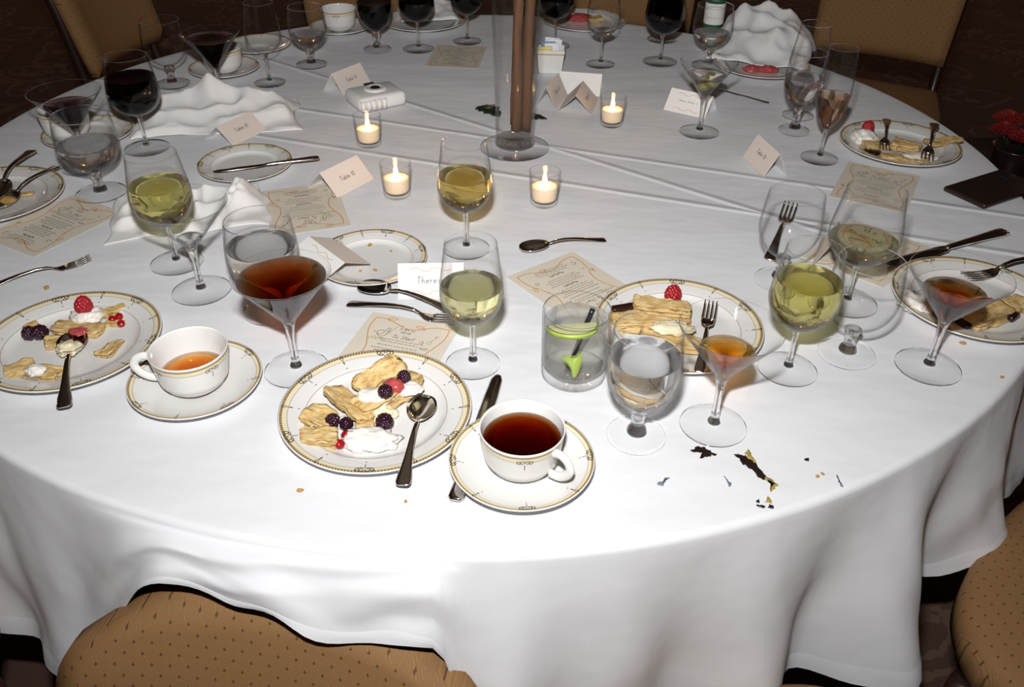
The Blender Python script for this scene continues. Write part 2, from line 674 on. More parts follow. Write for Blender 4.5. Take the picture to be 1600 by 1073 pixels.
def scribble(rng, x0, x1, y, h):
    """an illegible line of small print: words of short up-and-down strokes"""
    st, x = [], x0
    while x < x1:
        n = rng.randint(3, 8)
        w = []
        for k in range(n):
            w.append((x, y + rng.uniform(0, 0.25) * h))
            w.append((x + h * 0.18, y + rng.uniform(0.6, 1.0) * h))
            x += h * 0.5
            if x > x1:
                break
        st.append(w)
        x += h * 0.6
    return st


def flourish(x, y, w, h):
    """a thin wavy line with a small loop in it"""
    pts = []
    for i in range(41):
        t = i / 40
        pts.append((x + w * t + h * 0.9 * sin(2 * pi * t) * (1 if 0.35 < t < 0.65 else 0.2), y + h * sin(4 * pi * t) * (1 - abs(2 * t - 1) * 0.3)))
    return [pts]


# ================================================================= ROOM
def slab(name, size, loc, mat):
    return struct(rbox(name, size, mat, None, 0, 1, loc, False))


slab('floor', (9.0, 10.0, 0.1), (0, 0.5, -0.05), M['carpet'])
slab('ceiling', (9.0, 10.0, 0.1), (0, 0.5, 2.85), M['ceiling'])
slab('wall_back', (9.0, 0.1, 2.8), (0, 5.45, 1.4), M['wall'])
slab('wall_front', (9.0, 0.1, 2.8), (0, -4.45, 1.4), M['wall'])
slab('wall_left', (0.1, 9.8, 2.8), (-4.45, 0.5, 1.4), M['wall'])
slab('wall_right', (0.1, 9.8, 2.8), (4.45, 0.5, 1.4), M['wall'])
for nm, sz, lc in (('baseboard_back', (8.8, 0.03, 0.14), (0, 5.385, 0.07)), ('baseboard_left', (0.03, 9.7, 0.14), (-4.385, 0.5, 0.07)), ('baseboard_right', (0.03, 9.7, 0.14), (4.385, 0.5, 0.07))):
    struct(rbox(nm, sz, M['chair_wood'], None, 0.008, 1, lc))

# unseen wall lamps, added to lift the dark floor and walls
for k, (sx0, sy0, an) in enumerate(((-2.4, 5.4, 0), (0.0, 5.4, 0), (2.4, 5.4, 0), (-4.4, 3.3, 90), (-4.4, 0.9, 90), (4.4, 3.3, -90), (4.4, 0.9, -90))):
    t = thing('added_sconce', 'added wall lamp with glowing shade, ' + ('left one on the back wall', 'middle one on the back wall', 'right one on the back wall', 'far one on the left wall', 'near one on the left wall', 'far one on the right wall', 'near one on the right wall')[k], 'wall lamp', (sx0, sy0, 1.55), radians(an), 'added wall lamps')
    lathe('shade', [(0.055, 0.0), (0.085, -0.11), (0.083, -0.11), (0.053, 0.0)], M['added_shade'], t, 28, None, (0, -0.16, 0.06))
    tube('arm', crom([(0, -0.004, -0.06), (0, -0.07, -0.10), (0, -0.15, -0.08), (0, -0.16, -0.045)], 5), 0.008, M['brass'], t, 8)
    rbox('backplate', (0.08, 0.012, 0.18), M['brass'], t, 0.004, 2, (0, -0.006, -0.04))
    lo = light('added_sconce_light', 'POINT', (0, 0, 0), 7.0, (1.0, 0.76, 0.54), 0.03)
    lo.parent = t
    lo.location = (0, -0.16, -0.075)

# ================================================================= TABLE AND CLOTH
tb = thing('banquet_table', 'large round banquet table hidden under the white tablecloth', 'table', (0, 0, 0))
lathe('tabletop', [(0, TZ - 0.032), (R_TABLE - 0.012, TZ - 0.032), (R_TABLE - 0.004, TZ - 0.026), (R_TABLE - 0.004, TZ - 0.012), (R_TABLE - 0.012, TZ - 0.004), (0, TZ - 0.004)], M['chair_wood'], tb, 96)
lathe('pedestal', [(0, 0.0), (0.33, 0.0), (0.33, 0.03), (0.10, 0.07), (0.07, 0.12), (0.07, TZ - 0.06), (0.2, TZ - 0.032), (0, TZ - 0.032)], M['chair_wood'], tb, 32)


def sstep(a, b, x):
    t = max(0.0, min(1.0, (x - a) / (b - a)))
    return t * t * (3 - 2 * t)


def bell(c, w, x):
    return math.exp(-((x - c) / w) ** 2)


def nz(x, y, z=0.0, s=1.0):
    return noise.noise(Vector((x * s, y * s, z * s)))


def make_cloth():
    NA = 600
    verts, faces = [], []
    RE = R_TABLE
    rb = 0.010
    rings = [0.02 + (RE - rb - 0.02) * (i / 46) for i in range(47)]
    NS = 34
    LH = 0.335
    verts.append((0, 0, TZ))
    for r in rings:
        for k in range(NA):
            a = 2 * pi * k / NA
            x, y = r * cos(a), r * sin(a)
            verts.append((x, y, TZ))
    nr = len(rings)
    for j in range(1, 5):           # rolled edge
        t = j / 4 * pi / 2
        for k in range(NA):
            a = 2 * pi * k / NA
            r = RE - rb + rb * sin(t)
            verts.append((r * cos(a), r * sin(a), TZ - rb + rb * cos(t)))
    nr += 4
    # folds: (azimuth, width, outward swing at the hem)
    folds = [(-119, 4.5, 0.05), (-128, 4.0, 0.06), (-136, 3.5, -0.03), (-146, 6, 0.06), (-168, 7, 0.05), (-86.0, 3.0, 0.12), (-84.5, 2.2, -0.02), (-79.5, 3.0, 0.045), (-74.5, 2.2, -0.015), (-69.0, 3.0, 0.070), (-63.8, 2.2, -0.030), (-57.2, 3.4, 0.095), (-51.0, 2.4, -0.035), (-44, 5.0, 0.06), (-30, 6, 0.06), (-14, 6, 0.04), (2, 6, 0.06)]
    for d in range(18, 178, 13):
        folds.append((d, 5.0, 0.05 + 0.02 * sin(d)))
    for j in range(1, NS + 1):
        s = j / NS
        for k in range(NA):
            a = 2 * pi * k / NA - pi
            ad = math.degrees(a)
            if ad > 179:
                ad -= 0
            sw = 0.0
            for c, w, h in folds:
                dd = (ad - c + 180) % 360 - 180
                sw += h * bell(0, w, dd)
            lift = sstep(-118.8, -106.5, ad) * (1 - sstep(-90.6, -87.4, ad))
            wr = 0.016 * nz(a * 9 + s * 1.2, s * 2.2, 1.7) + 0.010 * nz(a * 24 - s * 2.0, s * 2.0, 4.1)
            r = RE + 0.012 * s + sw * s ** 1.25 + wr * s
            L = LH * (1 + 0.03 * nz(a * 3, 2.0)) + 0.035 * bell(-72, 9, ad) - 0.055 * bell(-43, 7, ad)
            z = TZ - rb - L * s
            if lift > 0:
                # bunched up over the top of the chair back, hem hanging just over it
                drop = 0.047 + 0.042 * sstep(-104, -93, ad) + 0.006 * sin(ad * 0.9)
                bun = 0.5 * sin(s * 11 + 0.35 * (ad + 100)) * sin(pi * s)
                r2 = RE + 0.038 * s ** 0.7 + 0.006 * bun + 0.010 * nz(a * 14 + s * 2, s * 3.0, 9.0) * s + 0.010 * bell(-98 - 5 * (1 - s), 2.0, ad) * s
                z2 = TZ - rb - drop * s ** 1.5 + 0.004 * bun + 0.006 * nz(a * 18 - s * 3, s * 3.0, 5.0) * s
                r = r * (1 - lift) + r2 * lift
                z = z * (1 - lift) + z2 * lift
            verts.append((r * cos(a), r * sin(a), z))
    # the skirt rows start at azimuth -pi: realign with the others (which start at 0)
    half = NA // 2
    base0 = 1 + nr * NA
    for j in range(NS):
        row = verts[base0 + j * NA: base0 + (j + 1) * NA]
        verts[base0 + j * NA: base0 + (j + 1) * NA] = row[half:] + row[:half]
    nr += NS
    for k in range(NA):
        faces.append([0, 1 + k, 1 + (k + 1) % NA])
    for i in range(nr - 1):
        for k in range(NA):
            k2 = (k + 1) % NA
            faces.append([1 + i * NA + k, 1 + (i + 1) * NA + k, 1 + (i + 1) * NA + k2, 1 + i * NA + k2])
    o = mk('tablecloth', verts, faces, M['cloth'])
    # stitched hem fold
    hv, hf = [], []
    lo = 1 + (nr - 4) * NA
    for i in range(4):
        for k in range(NA):
            v = Vector(verts[lo + i * NA + k])
            n_ = Vector((v.x, v.y, 0)).normalized() * (0.0016 if 0 < i else 0.0004)
            hv.append(tuple(v + n_))
    for i in range(3):
        for k in range(NA):
            k2 = (k + 1) % NA
            hf.append([i * NA + k, (i + 1) * NA + k, (i + 1) * NA + k2, i * NA + k2])
    mk('hem', hv, hf, M['cloth'], o)
    tag(o, 'white tablecloth draped over the round banquet table', 'tablecloth')
    return o


make_cloth()


# ================================================================= CHAIRS
def make_chair(label, loc, rz, bw=0.215, top=1.0, low=0.56, rnd=0.0):
    """banquet chair; local +y is the front edge of the seat"""
    t = thing('banquet_chair', label, 'chair', (loc[0], loc[1], 0), rz, 'banquet chairs around the table')
    # seat cushion: rounded trapezoid with crowned top
    out = []
    hw_f, hw_b, d = 0.262, 0.225, 0.25
    base_pts = [(-hw_b, -d), (hw_b, -d), (hw_b + 0.03, 0.0), (hw_f - 0.015, 0.15), (hw_f - 0.075, 0.225), (0.09, d + 0.008), (-0.09, d + 0.008), (-hw_f + 0.075, 0.225), (-hw_f + 0.015, 0.15), (-hw_b - 0.03, 0.0), (-hw_b, -d)]
    out = crom(base_pts, 6)[:-1]
    n = len(out)
    verts, faces = [], []
    layers = [(0.94, 0.405), (1.0, 0.415), (1.0, 0.450), (0.985, 0.464), (0.95, 0.474), (0.88, 0.481), (0.7, 0.489), (0.4, 0.494), (0.15, 0.496)]
    for s, z in layers:
        for x, y in out:
            verts.append((x * s, y * s, z))
    verts.append((0, 0, 0.496))
    verts.append((0, 0, 0.405))
    for i in range(len(layers) - 1):
        for k in range(n):
            k2 = (k + 1) % n
            faces.append([i * n + k, i * n + k2, (i + 1) * n + k2, (i + 1) * n + k])
    cap = (len(layers) - 1) * n
    for k in range(n):
        faces.append([cap + k, cap + (k + 1) % n, len(verts) - 2])
        faces.append([(k + 1) % n, k, len(verts) - 1])
    mk('seat', verts, faces, M['seat'], t)
    # backrest: padded panel, gently curved and reclined
    NX, NZ = 14, 12
    bv, bf = [], []
    for side in (1, -1):
        for j in range(NZ + 1):
            for i in range(NX + 1):
                u, v = 2 * i / NX - 1, j / NZ
                z = low + (top - low) * v
                ed = min(1.0, (1 - abs(u)) / 0.12, v / 0.08 + 0.0, (1 - v) / 0.08)
                th = 0.012 + 0.022 * math.sqrt(max(0.0, min(1, ed)))
                x = u * (bw + 0.02 * v * (1 - min(1, rnd * 9))) * (1 - 0.10 * max(0, v - 0.8) / 0.2 * abs(u)) * (1 - rnd * max(0, (v - 0.35) / 0.65) ** 2.2)
                zc = z - (0.03 + 0.10 * rnd) * u * u * sstep(0.5, 1.0, v)
                y = -0.265 - 0.10 * v + 0.035 * u * u + side * th
                bv.append((x, y, zc))
    m_ = (NX + 1) * (NZ + 1)
    for side in range(2):
        for j in range(NZ):
            for i in range(NX):
                a = side * m_ + j * (NX + 1) + i
                q = [a, a + 1, a + NX + 2, a + NX + 1]
                bf.append(q if side else q[::-1])
    edge = [i for i in range(NX + 1)] + [j * (NX + 1) + NX for j in range(1, NZ + 1)] + [NZ * (NX + 1) + i for i in range(NX - 1, -1, -1)] + [j * (NX + 1) for j in range(NZ - 1, 0, -1)]
    for k in range(len(edge)):
        a, b = edge[k], edge[(k + 1) % len(edge)]
        bf.append([a, b, b + m_, a + m_])
    recalc(mk('backrest', bv, bf, M['back'], t))
    # wooden frame
    for s in (-1, 1):
        tube('leg', [(s * 0.225, 0.19, 0.41), (s * 0.23, 0.20, 0.2), (s * 0.232, 0.205, 0.0)], [0.022, 0.018, 0.014], M['chair_wood'], t, 10)
        tube('leg', [(s * 0.205, -0.22, 0.41), (s * 0.208, -0.25, 0.2), (s * 0.21, -0.30, 0.0)], [0.022, 0.019, 0.015], M['chair_wood'], t, 10)
        tube('back_post', crom([(s * 0.205, -0.225, 0.40), (s * 0.205, -0.255, 0.46), (s * 0.205, -0.275, 0.55)] + ([(s * 0.215, -0.30, 0.75), (s * 0.222, -0.34, 0.93)] if top > 0.8 else []), 4), 0.017, M['chair_wood'], t, 10)
    rbox('seat_rail', (0.43, 0.40, 0.05), M['chair_wood'], t, 0.012, 2, (0, -0.01, 0.383))
    return t


CH = [
    ((0.385, -1.291), -74, 'tan chair at the bottom edge, only the front of its seat showing below the cloth'),
    ((0.995, -0.945), -43.5, 'tan chair beside the lower right corner of the tablecloth'),
    ((-0.93, -1.0), -131, 'tan chair with dark wood frame at the lower left corner'),
    ((1.20, 1.10), 64, 'dim tan chair behind the rose wine flute at the right rear of the table'),
    ((0.42, 1.36), 73, 'dim tan chair behind the dark red wine glass at the far side of the table'),
    ((-0.42, 1.42), 107, 'dim chair behind the white coffee cup at the far side of the table'),
    ((-0.98, 1.17), 170, 'dim brown chair behind the left rear of the table, past the goblet and dark cocktail'),
    ((-1.62, 0.42), 166, 'dim brown chair at the far left edge beside the purple cocktail and cup'),
]
make_chair('low-backed tan chair turned away from the table, its padded back under the front cloth', (-0.250, -1.385), radians(-99 - 90), 0.262, 0.664, 0.43, 0.19)
for (x, y), az, lab in CH:
    make_chair(lab, (x, y), radians(az + 90))


# ================================================================= GLASSWARE
def inner_of(outer, th):
    out = []
    for i, (r, z) in enumerate(outer):
        a, b = outer[max(i - 1, 0)], outer[min(i + 1, len(outer) - 1)]
        dr, dz = b[0] - a[0], b[1] - a[1]
        l_ = hypot(dr, dz) or 1
        out.append((max(0.0, r - dz / l_ * th), z + dr / l_ * th))
    return out


def r_at(prof, z):
    for (r0, z0), (r1, z1) in zip(prof, prof[1:]):
        if z0 <= z <= z1:
            return r0 + (r1 - r0) * (z - z0) / max(1e-9, z1 - z0)
    return prof[-1][0]


KINDS = {
    'wine_glass': dict(
        bowl=crom([(0.0, 0.0715), (0.008, 0.0725), (0.018, 0.076), (0.029, 0.084), (0.0375, 0.096), (0.042, 0.110), (0.0425, 0.121), (0.0408, 0.140), (0.0375, 0.163), (0.034, 0.190)], 3),
        stem=[(0.0, 0.0095), (0.0065, 0.0095), (0.0045, 0.016), (0.0036, 0.03), (0.0036, 0.055), (0.0045, 0.066), (0.0075, 0.0722), (0.0, 0.0722)],
        foot=[(0, 0), (0.037, 0), (0.0378, 0.0010), (0.037, 0.0022), (0.024, 0.0040), (0.012, 0.0070), (0.006, 0.0105), (0, 0.0105)], th=0.0011),
    'water_goblet': dict(
        bowl=crom([(0.0, 0.044), (0.010, 0.0455), (0.022, 0.051), (0.034, 0.061), (0.043, 0.075), (0.0478, 0.092), (0.0478, 0.108), (0.046, 0.128), (0.043, 0.152)], 3),
        stem=[(0.0, 0.0085), (0.0125, 0.0085), (0.0115, 0.013), (0.0085, 0.018), (0.0078, 0.026), (0.0090, 0.034), (0.0125, 0.0425), (0.010, 0.0452), (0.0, 0.0452)],
        foot=[(0, 0), (0.039, 0), (0.0398, 0.0016), (0.039, 0.0034), (0.026, 0.0056), (0.015, 0.0085), (0, 0.0088)], th=0.0016),
    'martini_glass': dict(
        bowl=[(0.0, 0.0725), (0.004, 0.0740), (0.0115, 0.0845), (0.020, 0.0963), (0.0295, 0.1095), (0.0395, 0.1233), (0.0495, 0.137), (0.0565, 0.1465), (0.0600, 0.1512), (0.0615, 0.1530)],
        stem=[(0.0, 0.0085), (0.008, 0.0085), (0.0058, 0.014), (0.0046, 0.03), (0.0048, 0.052), (0.0062, 0.068), (0.0082, 0.0790), (0.0, 0.0790)],
        foot=[(0, 0), (0.0415, 0), (0.0424, 0.0010), (0.0415, 0.0022), (0.026, 0.0038), (0.014, 0.0064), (0.0075, 0.0092), (0, 0.0092)], th=0.0013),
    'champagne_flute': dict(
        bowl=crom([(0.0, 0.062), (0.006, 0.0635), (0.013, 0.070), (0.021, 0.083), (0.0285, 0.103), (0.0325, 0.125), (0.0335, 0.140), (0.0325, 0.165), (0.0305, 0.195), (0.028, 0.226)], 3),
        stem=[(0.0, 0.0095), (0.0065, 0.0095), (0.0045, 0.016), (0.0036, 0.03), (0.0045, 0.052), (0.0072, 0.0635), (0.0, 0.0635)],
        foot=[(0, 0), (0.0375, 0), (0.0383, 0.0010), (0.0375, 0.0022), (0.024, 0.0040), (0.012, 0.0070), (0.006, 0.0105), (0, 0.0105)], th=0.0011),
}
PROTO = {}


def glass(kind, label, xy, drink=None, level=None, sc=(1, 1), group=None, colour=None):
    """a stemmed glass standing at xy; sc = (radial, height) scale of its kind"""
    k = KINDS[kind]
    t = thing(kind, label, {'wine_glass': 'wine glass', 'water_goblet': 'goblet', 'martini_glass': 'cocktail glass', 'champagne_flute': 'flute'}[kind], (xy[0], xy[1], TZ + 0.0006), 0, group)
    key = (kind, sc)
    if key not in PROTO:
        S = lambda pr: [(r * sc[0], z * sc[1]) for r, z in pr]
        S2 = lambda pr: [(r, z * sc[1]) for r, z in pr]
        b = S(k['bowl'])
        inn = inner_of(b, k['th'])
        inn[0] = (0.0, inn[0][1])
        lip = [(b[-1][0] - k['th'] * 0.25, b[-1][1] + k['th'] * 0.45), (inn[-1][0] + k['th'] * 0.25, b[-1][1] + k['th'] * 0.45)]
        pr = b + lip + inn[::-1]
        o1 = lathe('bowl', pr, [M['thin'], M['solid']], t, 56, [1 if len(b) - 2 < q_ < len(b) + 2 else 0 for q_ in range(len(pr) - 1)])
        o2 = lathe('stem', S2(k['stem']), M['solid'], t, 20)
        sharp(o2, 0.9)
        o3 = lathe('foot', S(k['foot']), [M['foot'], M['solid']], t, 48, [1 if q_ in (1, 2) else 0 for q_ in range(len(k['foot']) - 1)])
        sharp(o3, 0.9)
        PROTO[key] = (o1.data, o2.data, o3.data, inn)
    else:
        for nm, me in zip(('bowl', 'stem', 'foot'), PROTO[key][:3]):
            link(nm, me, t)
    inn = PROTO[key][3]
    if drink:
        pts = [(max(0, r - 0.0004), z + 0.0004) for r, z in inn if z < level - 0.001]
        rt = r_at(inn, level) - 0.0004
        pts[0] = (0.0, pts[0][1])
        pts += [(rt, level), (rt - 0.0015, level - 0.0006), (rt - 0.004, level - 0.0009), (0.0, level - 0.0009)]
        nm = drink
        sharp(lathe(nm, pts, M[colour or drink], t, 48), 1.2)
    return t


# ================================================================= CHINA
def rim_print(plate, R, z_at, n, h):
    """scrolled cartouches and small diamonds printed round the rim of a plate (flat print)"""
    st = []

    def add(lines, a0, sc, rc):
        for ln in lines:
            pts = []
            for x, y in ln:
                rr = rc + y * sc
                pts.append((a0 * R + x * sc * R / rc, rr))
            st.append(pts)
    scroll = []
    for s in (-1, 1):
        scroll.append([(s * x, y) for x, y in arc(0.42, 0.05, 0.30, 200, -120, 10)])
        scroll.append([(s * x, y) for x, y in arc(0.95, 0.0, 0.27, 160, -170, 10)])
        scroll.append([(s * 0.15, -0.35), (s * 0.55, -0.5), (s * 0.95, -0.38), (s * 1.25, -0.05), (s * 1.22, 0.35), (s * 0.95, 0.45)])
    scroll.append([(-0.7, 0.42), (0, 0.5), (0.7, 0.42)])
    scroll.append([(0, -0.45), (0, -1.3)])
    dia = [[(0, 0.75), (0.28, 0.1), (0, -0.55), (-0.28, 0.1), (0, 0.75)], [(0, -0.55), (0, -1.5)], [(-0.25, -1.05), (0.25, -1.05)]]
    rc = R * 0.940
    for i in range(n):
        add(scroll, 2 * pi * i / n, h, rc)
        add(dia, 2 * pi * (i + 0.5) / n, h * 0.75, rc)
        for q in (0.0, 0.5):
            a0 = 2 * pi * (i + q + 0.0) / n
            add([[(-0.12, 0), (0.12, 0)], [(0, -0.12), (0, 0.12)]], a0, h * 0.8, R * 0.80)
    fn = lambda u, r: (r * cos(u / R), r * sin(u / R), z_at(r) + 0.0005)
    o = ribbons('rim_print', st, h * 0.13, fn, M['print_dark'], plate)
    o['kind'] = 'stuff'
    return o


PLATES = {}


def plate(name, label, xy, R, cat='plate', n=6, rz=0.0, z=0.0, group=None, printed=True, tilt=0.0):
    t = thing(name, label, cat, (xy[0], xy[1], TZ + 0.0008 + z), rz, group)
    t.rotation_euler = (tilt, 0, rz)
    sau = name == 'saucer'
    key = (name, round(R, 4), n)
    if key not in PLATES:
        if sau:
            top = [(0, 0.0042), (0.32, 0.0042), (0.335, 0.0055), (0.36, 0.0062), (0.56, 0.0085), (0.75, 0.0120), (0.905, 0.0165), (0.913, 0.0168), (0.952, 0.0180), (0.982, 0.0188), (1.0, 0.0186)]
            und = [(0.99, 0.0166), (0.75, 0.0095), (0.5, 0.0050), (0.45, 0.0), (0.41, 0.0), (0.38, 0.0022), (0, 0.0022)]
        else:
            top = [(0, 0.0048), (0.60, 0.0048), (0.665, 0.0058), (0.715, 0.0090), (0.738, 0.0112), (0.745, 0.0116), (0.80, 0.0132), (0.902, 0.0160), (0.909, 0.0162), (0.955, 0.0175), (0.984, 0.0182), (1.0, 0.0180)]
            und = [(0.992, 0.0160), (0.80, 0.0102), (0.66, 0.0030), (0.62, 0.0), (0.57, 0.0), (0.54, 0.0022), (0, 0.0022)]
        sc = R / 0.122 if not sau else 1.0
        zs = min(1.15, max(0.85, sc))
        pr = [(a * R, b * zs) for a, b in top + und]
        pm = []
        for (a, _), (b, _) in zip(top, top[1:]):
            mid = (a + b) / 2
            if sau:
                pm.append(2 if 0.905 <= mid <= 0.913 else 3 if 0.913 < mid < 0.952 else 4 if 0.952 < mid < 0.982 else 0)
            else:
                pm.append(2 if 0.902 < mid < 0.909 or 0.738 < mid < 0.745 else 3 if 0.909 < mid < 0.955 else 4 if 0.955 < mid < 0.984 else 0)
        pm += [0] * len(und)
        mats = [M['porcelain'], M['porcelain'], M['grey_line'], M['cream_band'], M['gold']]
        o = lathe('dish', pr, mats, t, 96, pm, None, True)
        tp = [(a * R, b * zs) for a, b in top]

        def z_at(r):
            for (a, b), (c, d) in zip(tp, tp[1:]):
                if a <= r <= c:
                    return b + (d - b) * (r - a) / max(1e-9, c - a)
            return tp[-1][1]
        p = rim_print(t, R, z_at, n, 0.0090 if not sau else 0.0072) if printed else None
        PLATES[key] = (o.data, p.data if p else None)
    else:
        link('dish', PLATES[key][0], t)
        if printed and PLATES[key][1]:
            link('rim_print', PLATES[key][1], t)['kind'] = 'stuff'
    return t


CUP = {}


def cup(label, xy, rz, z, drink=None, level=0.04, colour=None, group=None, sc=1.0):
    t = thing('coffee_cup', label, 'cup', (xy[0], xy[1], TZ + 0.0008 + z), rz, group)
    outer = [(0, 0.0), (0.022, 0.0), (0.023, 0.002), (0.026, 0.0035), (0.033, 0.006), (0.0385, 0.011), (0.0415, 0.017), (0.0432, 0.0185), (0.0445, 0.024), (0.0468, 0.040), (0.0480, 0.0495), (0.0482, 0.0505), (0.0489, 0.0560), (0.0495, 0.0590), (0.0498, 0.0612), (0.0496, 0.0622)]
    pm = [0] * 10 + [1, 2, 3, 0, 0]
    inner = [(0.0484, 0.0620), (0.0476, 0.0590), (0.0460, 0.045), (0.0440, 0.030), (0.0400, 0.0170), (0.034, 0.0105), (0.022, 0.0068), (0, 0.006)]
    pm += [0] * len(inner)
    if 'b' not in CUP:
        o = lathe('cup_body', outer + inner, [M['porcelain'], M['grey_line'], M['cream_band'], M['gold']], t, 72, pm, None, True)
        path = crom([(0.0465, 0, 0.050), (0.056, 0, 0.0535), (0.066, 0, 0.0500), (0.0715, 0, 0.0405), (0.067, 0, 0.0290), (0.056, 0, 0.0200), (0.0440, 0, 0.0175)], 5)
        n_ = len(path)
        h = tube('handle', path, [(0.0036 + 0.0016 * abs(i / n_ - 0.5), 0.0058) for i in range(n_)], M['porcelain'], t, 12)
        # scrolled print below the rim
        st = []
        for i in range(4):
            a0 = 2 * pi * (i + 0.5) / 4
            for s in (-1, 1):
                st.append([(a0 + s * x * 0.125, 0.0500 + y * 0.0062) for x, y in arc(0.45, 0.1, 0.4, 190, -120, 10)])
                st.append([(a0 + s * x * 0.125, 0.0500 + y * 0.0062) for x, y in arc(1.15, 0.0, 0.36, 160, -150, 10)])
            st.append([(a0, 0.0470), (a0, 0.0380)])
        op = [(r, z_) for r, z_ in outer if z_ > 0.018]
        rr = lambda z_: next((a + (b - a) * (z_ - c) / (d - c) for (a, c), (b, d) in zip(op, op[1:]) if c <= z_ <= d), 0.049)
        st = [[(a * 0.049, z_) for a, z_ in ln] for ln in st]
        p = ribbons('cup_print', st, 0.0009, lambda u, z_: ((rr(z_) + 0.0003) * cos(u / 0.049), (rr(z_) + 0.0003) * sin(u / 0.049), z_), M['print_dark'], t)
        p['kind'] = 'stuff'
        CUP['b'] = (o.data, h.data, p.data)
    else:
        for nm, me in zip(('cup_body', 'handle', 'cup_print'), CUP['b']):
            q_ = link(nm, me, t)
            if nm == 'cup_print':
                q_['kind'] = 'stuff'
    if drink:
        ip = inner[::-1]
        pts = [(max(0, r - 0.0003), z_ + 0.0003) for r, z_ in ip if z_ < level]
        rt = r_at(ip, level) - 0.0003
        pts += [(rt, level), (rt - 0.0012, level - 0.0006), (0, level - 0.0008)]
        pts[0] = (0, pts[0][1])
        lathe(drink, pts, M[colour or drink], t, 48)
    return t


# ================================================================= CUTLERY
def strip(name, st, mat, parent, seg=10):
    """a long bar through stations (x, half width, z, thickness)"""
    verts, faces = [], []
    n = len(st)
    for x, w, z, th in st:
        for k in range(seg):
            a = 2 * pi * k / seg
            ca, sa = cos(a), sin(a)
            q = 0.75
            y_ = w * math.copysign(abs(ca) ** q, ca)
            z_ = th / 2 * math.copysign(abs(sa) ** q, sa)
            verts.append((x, y_, z + z_))
    for i in range(n - 1):
        for k in range(seg):
            k2 = (k + 1) % seg
            faces.append([i * seg + k, i * seg + k2, (i + 1) * seg + k2, (i + 1) * seg + k])
    faces.append(list(range(seg))[::-1])
    faces.append([(n - 1) * seg + k for k in range(seg)])
    return recalc(mk(name, verts, faces, mat, parent))


CUT = {}


def aim(t, a, b):
    """lay a utensil so its tip is at a and its handle end at b (x, y, height above the table)"""
    A_, B_ = Vector((a[0], a[1], TZ + a[2])), Vector((b[0], b[1], TZ + b[2]))
    d = B_ - A_
    L = d.length
    d.normalize()
    side = Vector((0, 0, 1)).cross(d).normalized()
    up = d.cross(side)
    t.matrix_world = Matrix.Translation(A_) @ Matrix((d, side, up)).transposed().to_4x4() @ Matrix.Scale(L, 4)


def spoon(label, a, b, group=None, name='teaspoon'):
    t = thing(name, label, 'spoon', (0, 0, 0), 0, group)
    if 's' not in CUT:
        NU, NV = 16, 10
        Lb, Wb, Db = 0.34, 0.115, 0.055
        v, f = [], []
        for off in (0.0, -0.008):
            for i in range(NU + 1):
                u = i / NU
                w = Wb * math.sqrt(max(1e-4, 1 - (2 * u - 1) ** 2)) * (1.06 - 0.18 * u) + 0.004
                for j in range(NV + 1):
                    q = 2 * j / NV - 1
                    dep = Db * (1 - q * q) * math.sqrt(max(0, 1 - (2 * u - 1) ** 2))
                    v.append((u * Lb, q * w, Db + 0.01 - dep + off + 0.012 * u))
        m_ = (NU + 1) * (NV + 1)
        for s in range(2):
            for i in range(NU):
                for j in range(NV):
                    a_ = s * m_ + i * (NV + 1) + j
                    q = [a_, a_ + NV + 1, a_ + NV + 2, a_ + 1]
                    f.append(q if s == 0 else q[::-1])
        edge = [j for j in range(NV + 1)] + [i * (NV + 1) + NV for i in range(1, NU + 1)] + [NU * (NV + 1) + j for j in range(NV - 1, -1, -1)] + [i * (NV + 1) for i in range(NU - 1, 0, -1)]
        for k in range(len(edge)):
            a_, b_ = edge[k], edge[(k + 1) % len(edge)]
            f.append([a_, b_, b_ + m_, a_ + m_])
        o1 = recalc(mk('spoon_bowl', v, f, M['silver'], t))
        o2 = strip('handle', [(0.325, 0.010, 0.066, 0.012), (0.36, 0.017, 0.070, 0.020), (0.42, 0.017, 0.086, 0.022), (0.52, 0.019, 0.090, 0.02), (0.65, 0.024, 0.075, 0.017), (0.80, 0.036, 0.045, 0.015), (0.90, 0.050, 0.022, 0.014), (0.965, 0.056, 0.010, 0.014), (0.99, 0.050, 0.007, 0.013), (1.0, 0.036, 0.006, 0.010)], M['silver'], t)
        CUT['s'] = (o1.data, o2.data)
    else:
        for nm, me in zip(('spoon_bowl', 'handle'), CUT['s']):
            link(nm, me, t)
    aim(t, a, b)
    return t


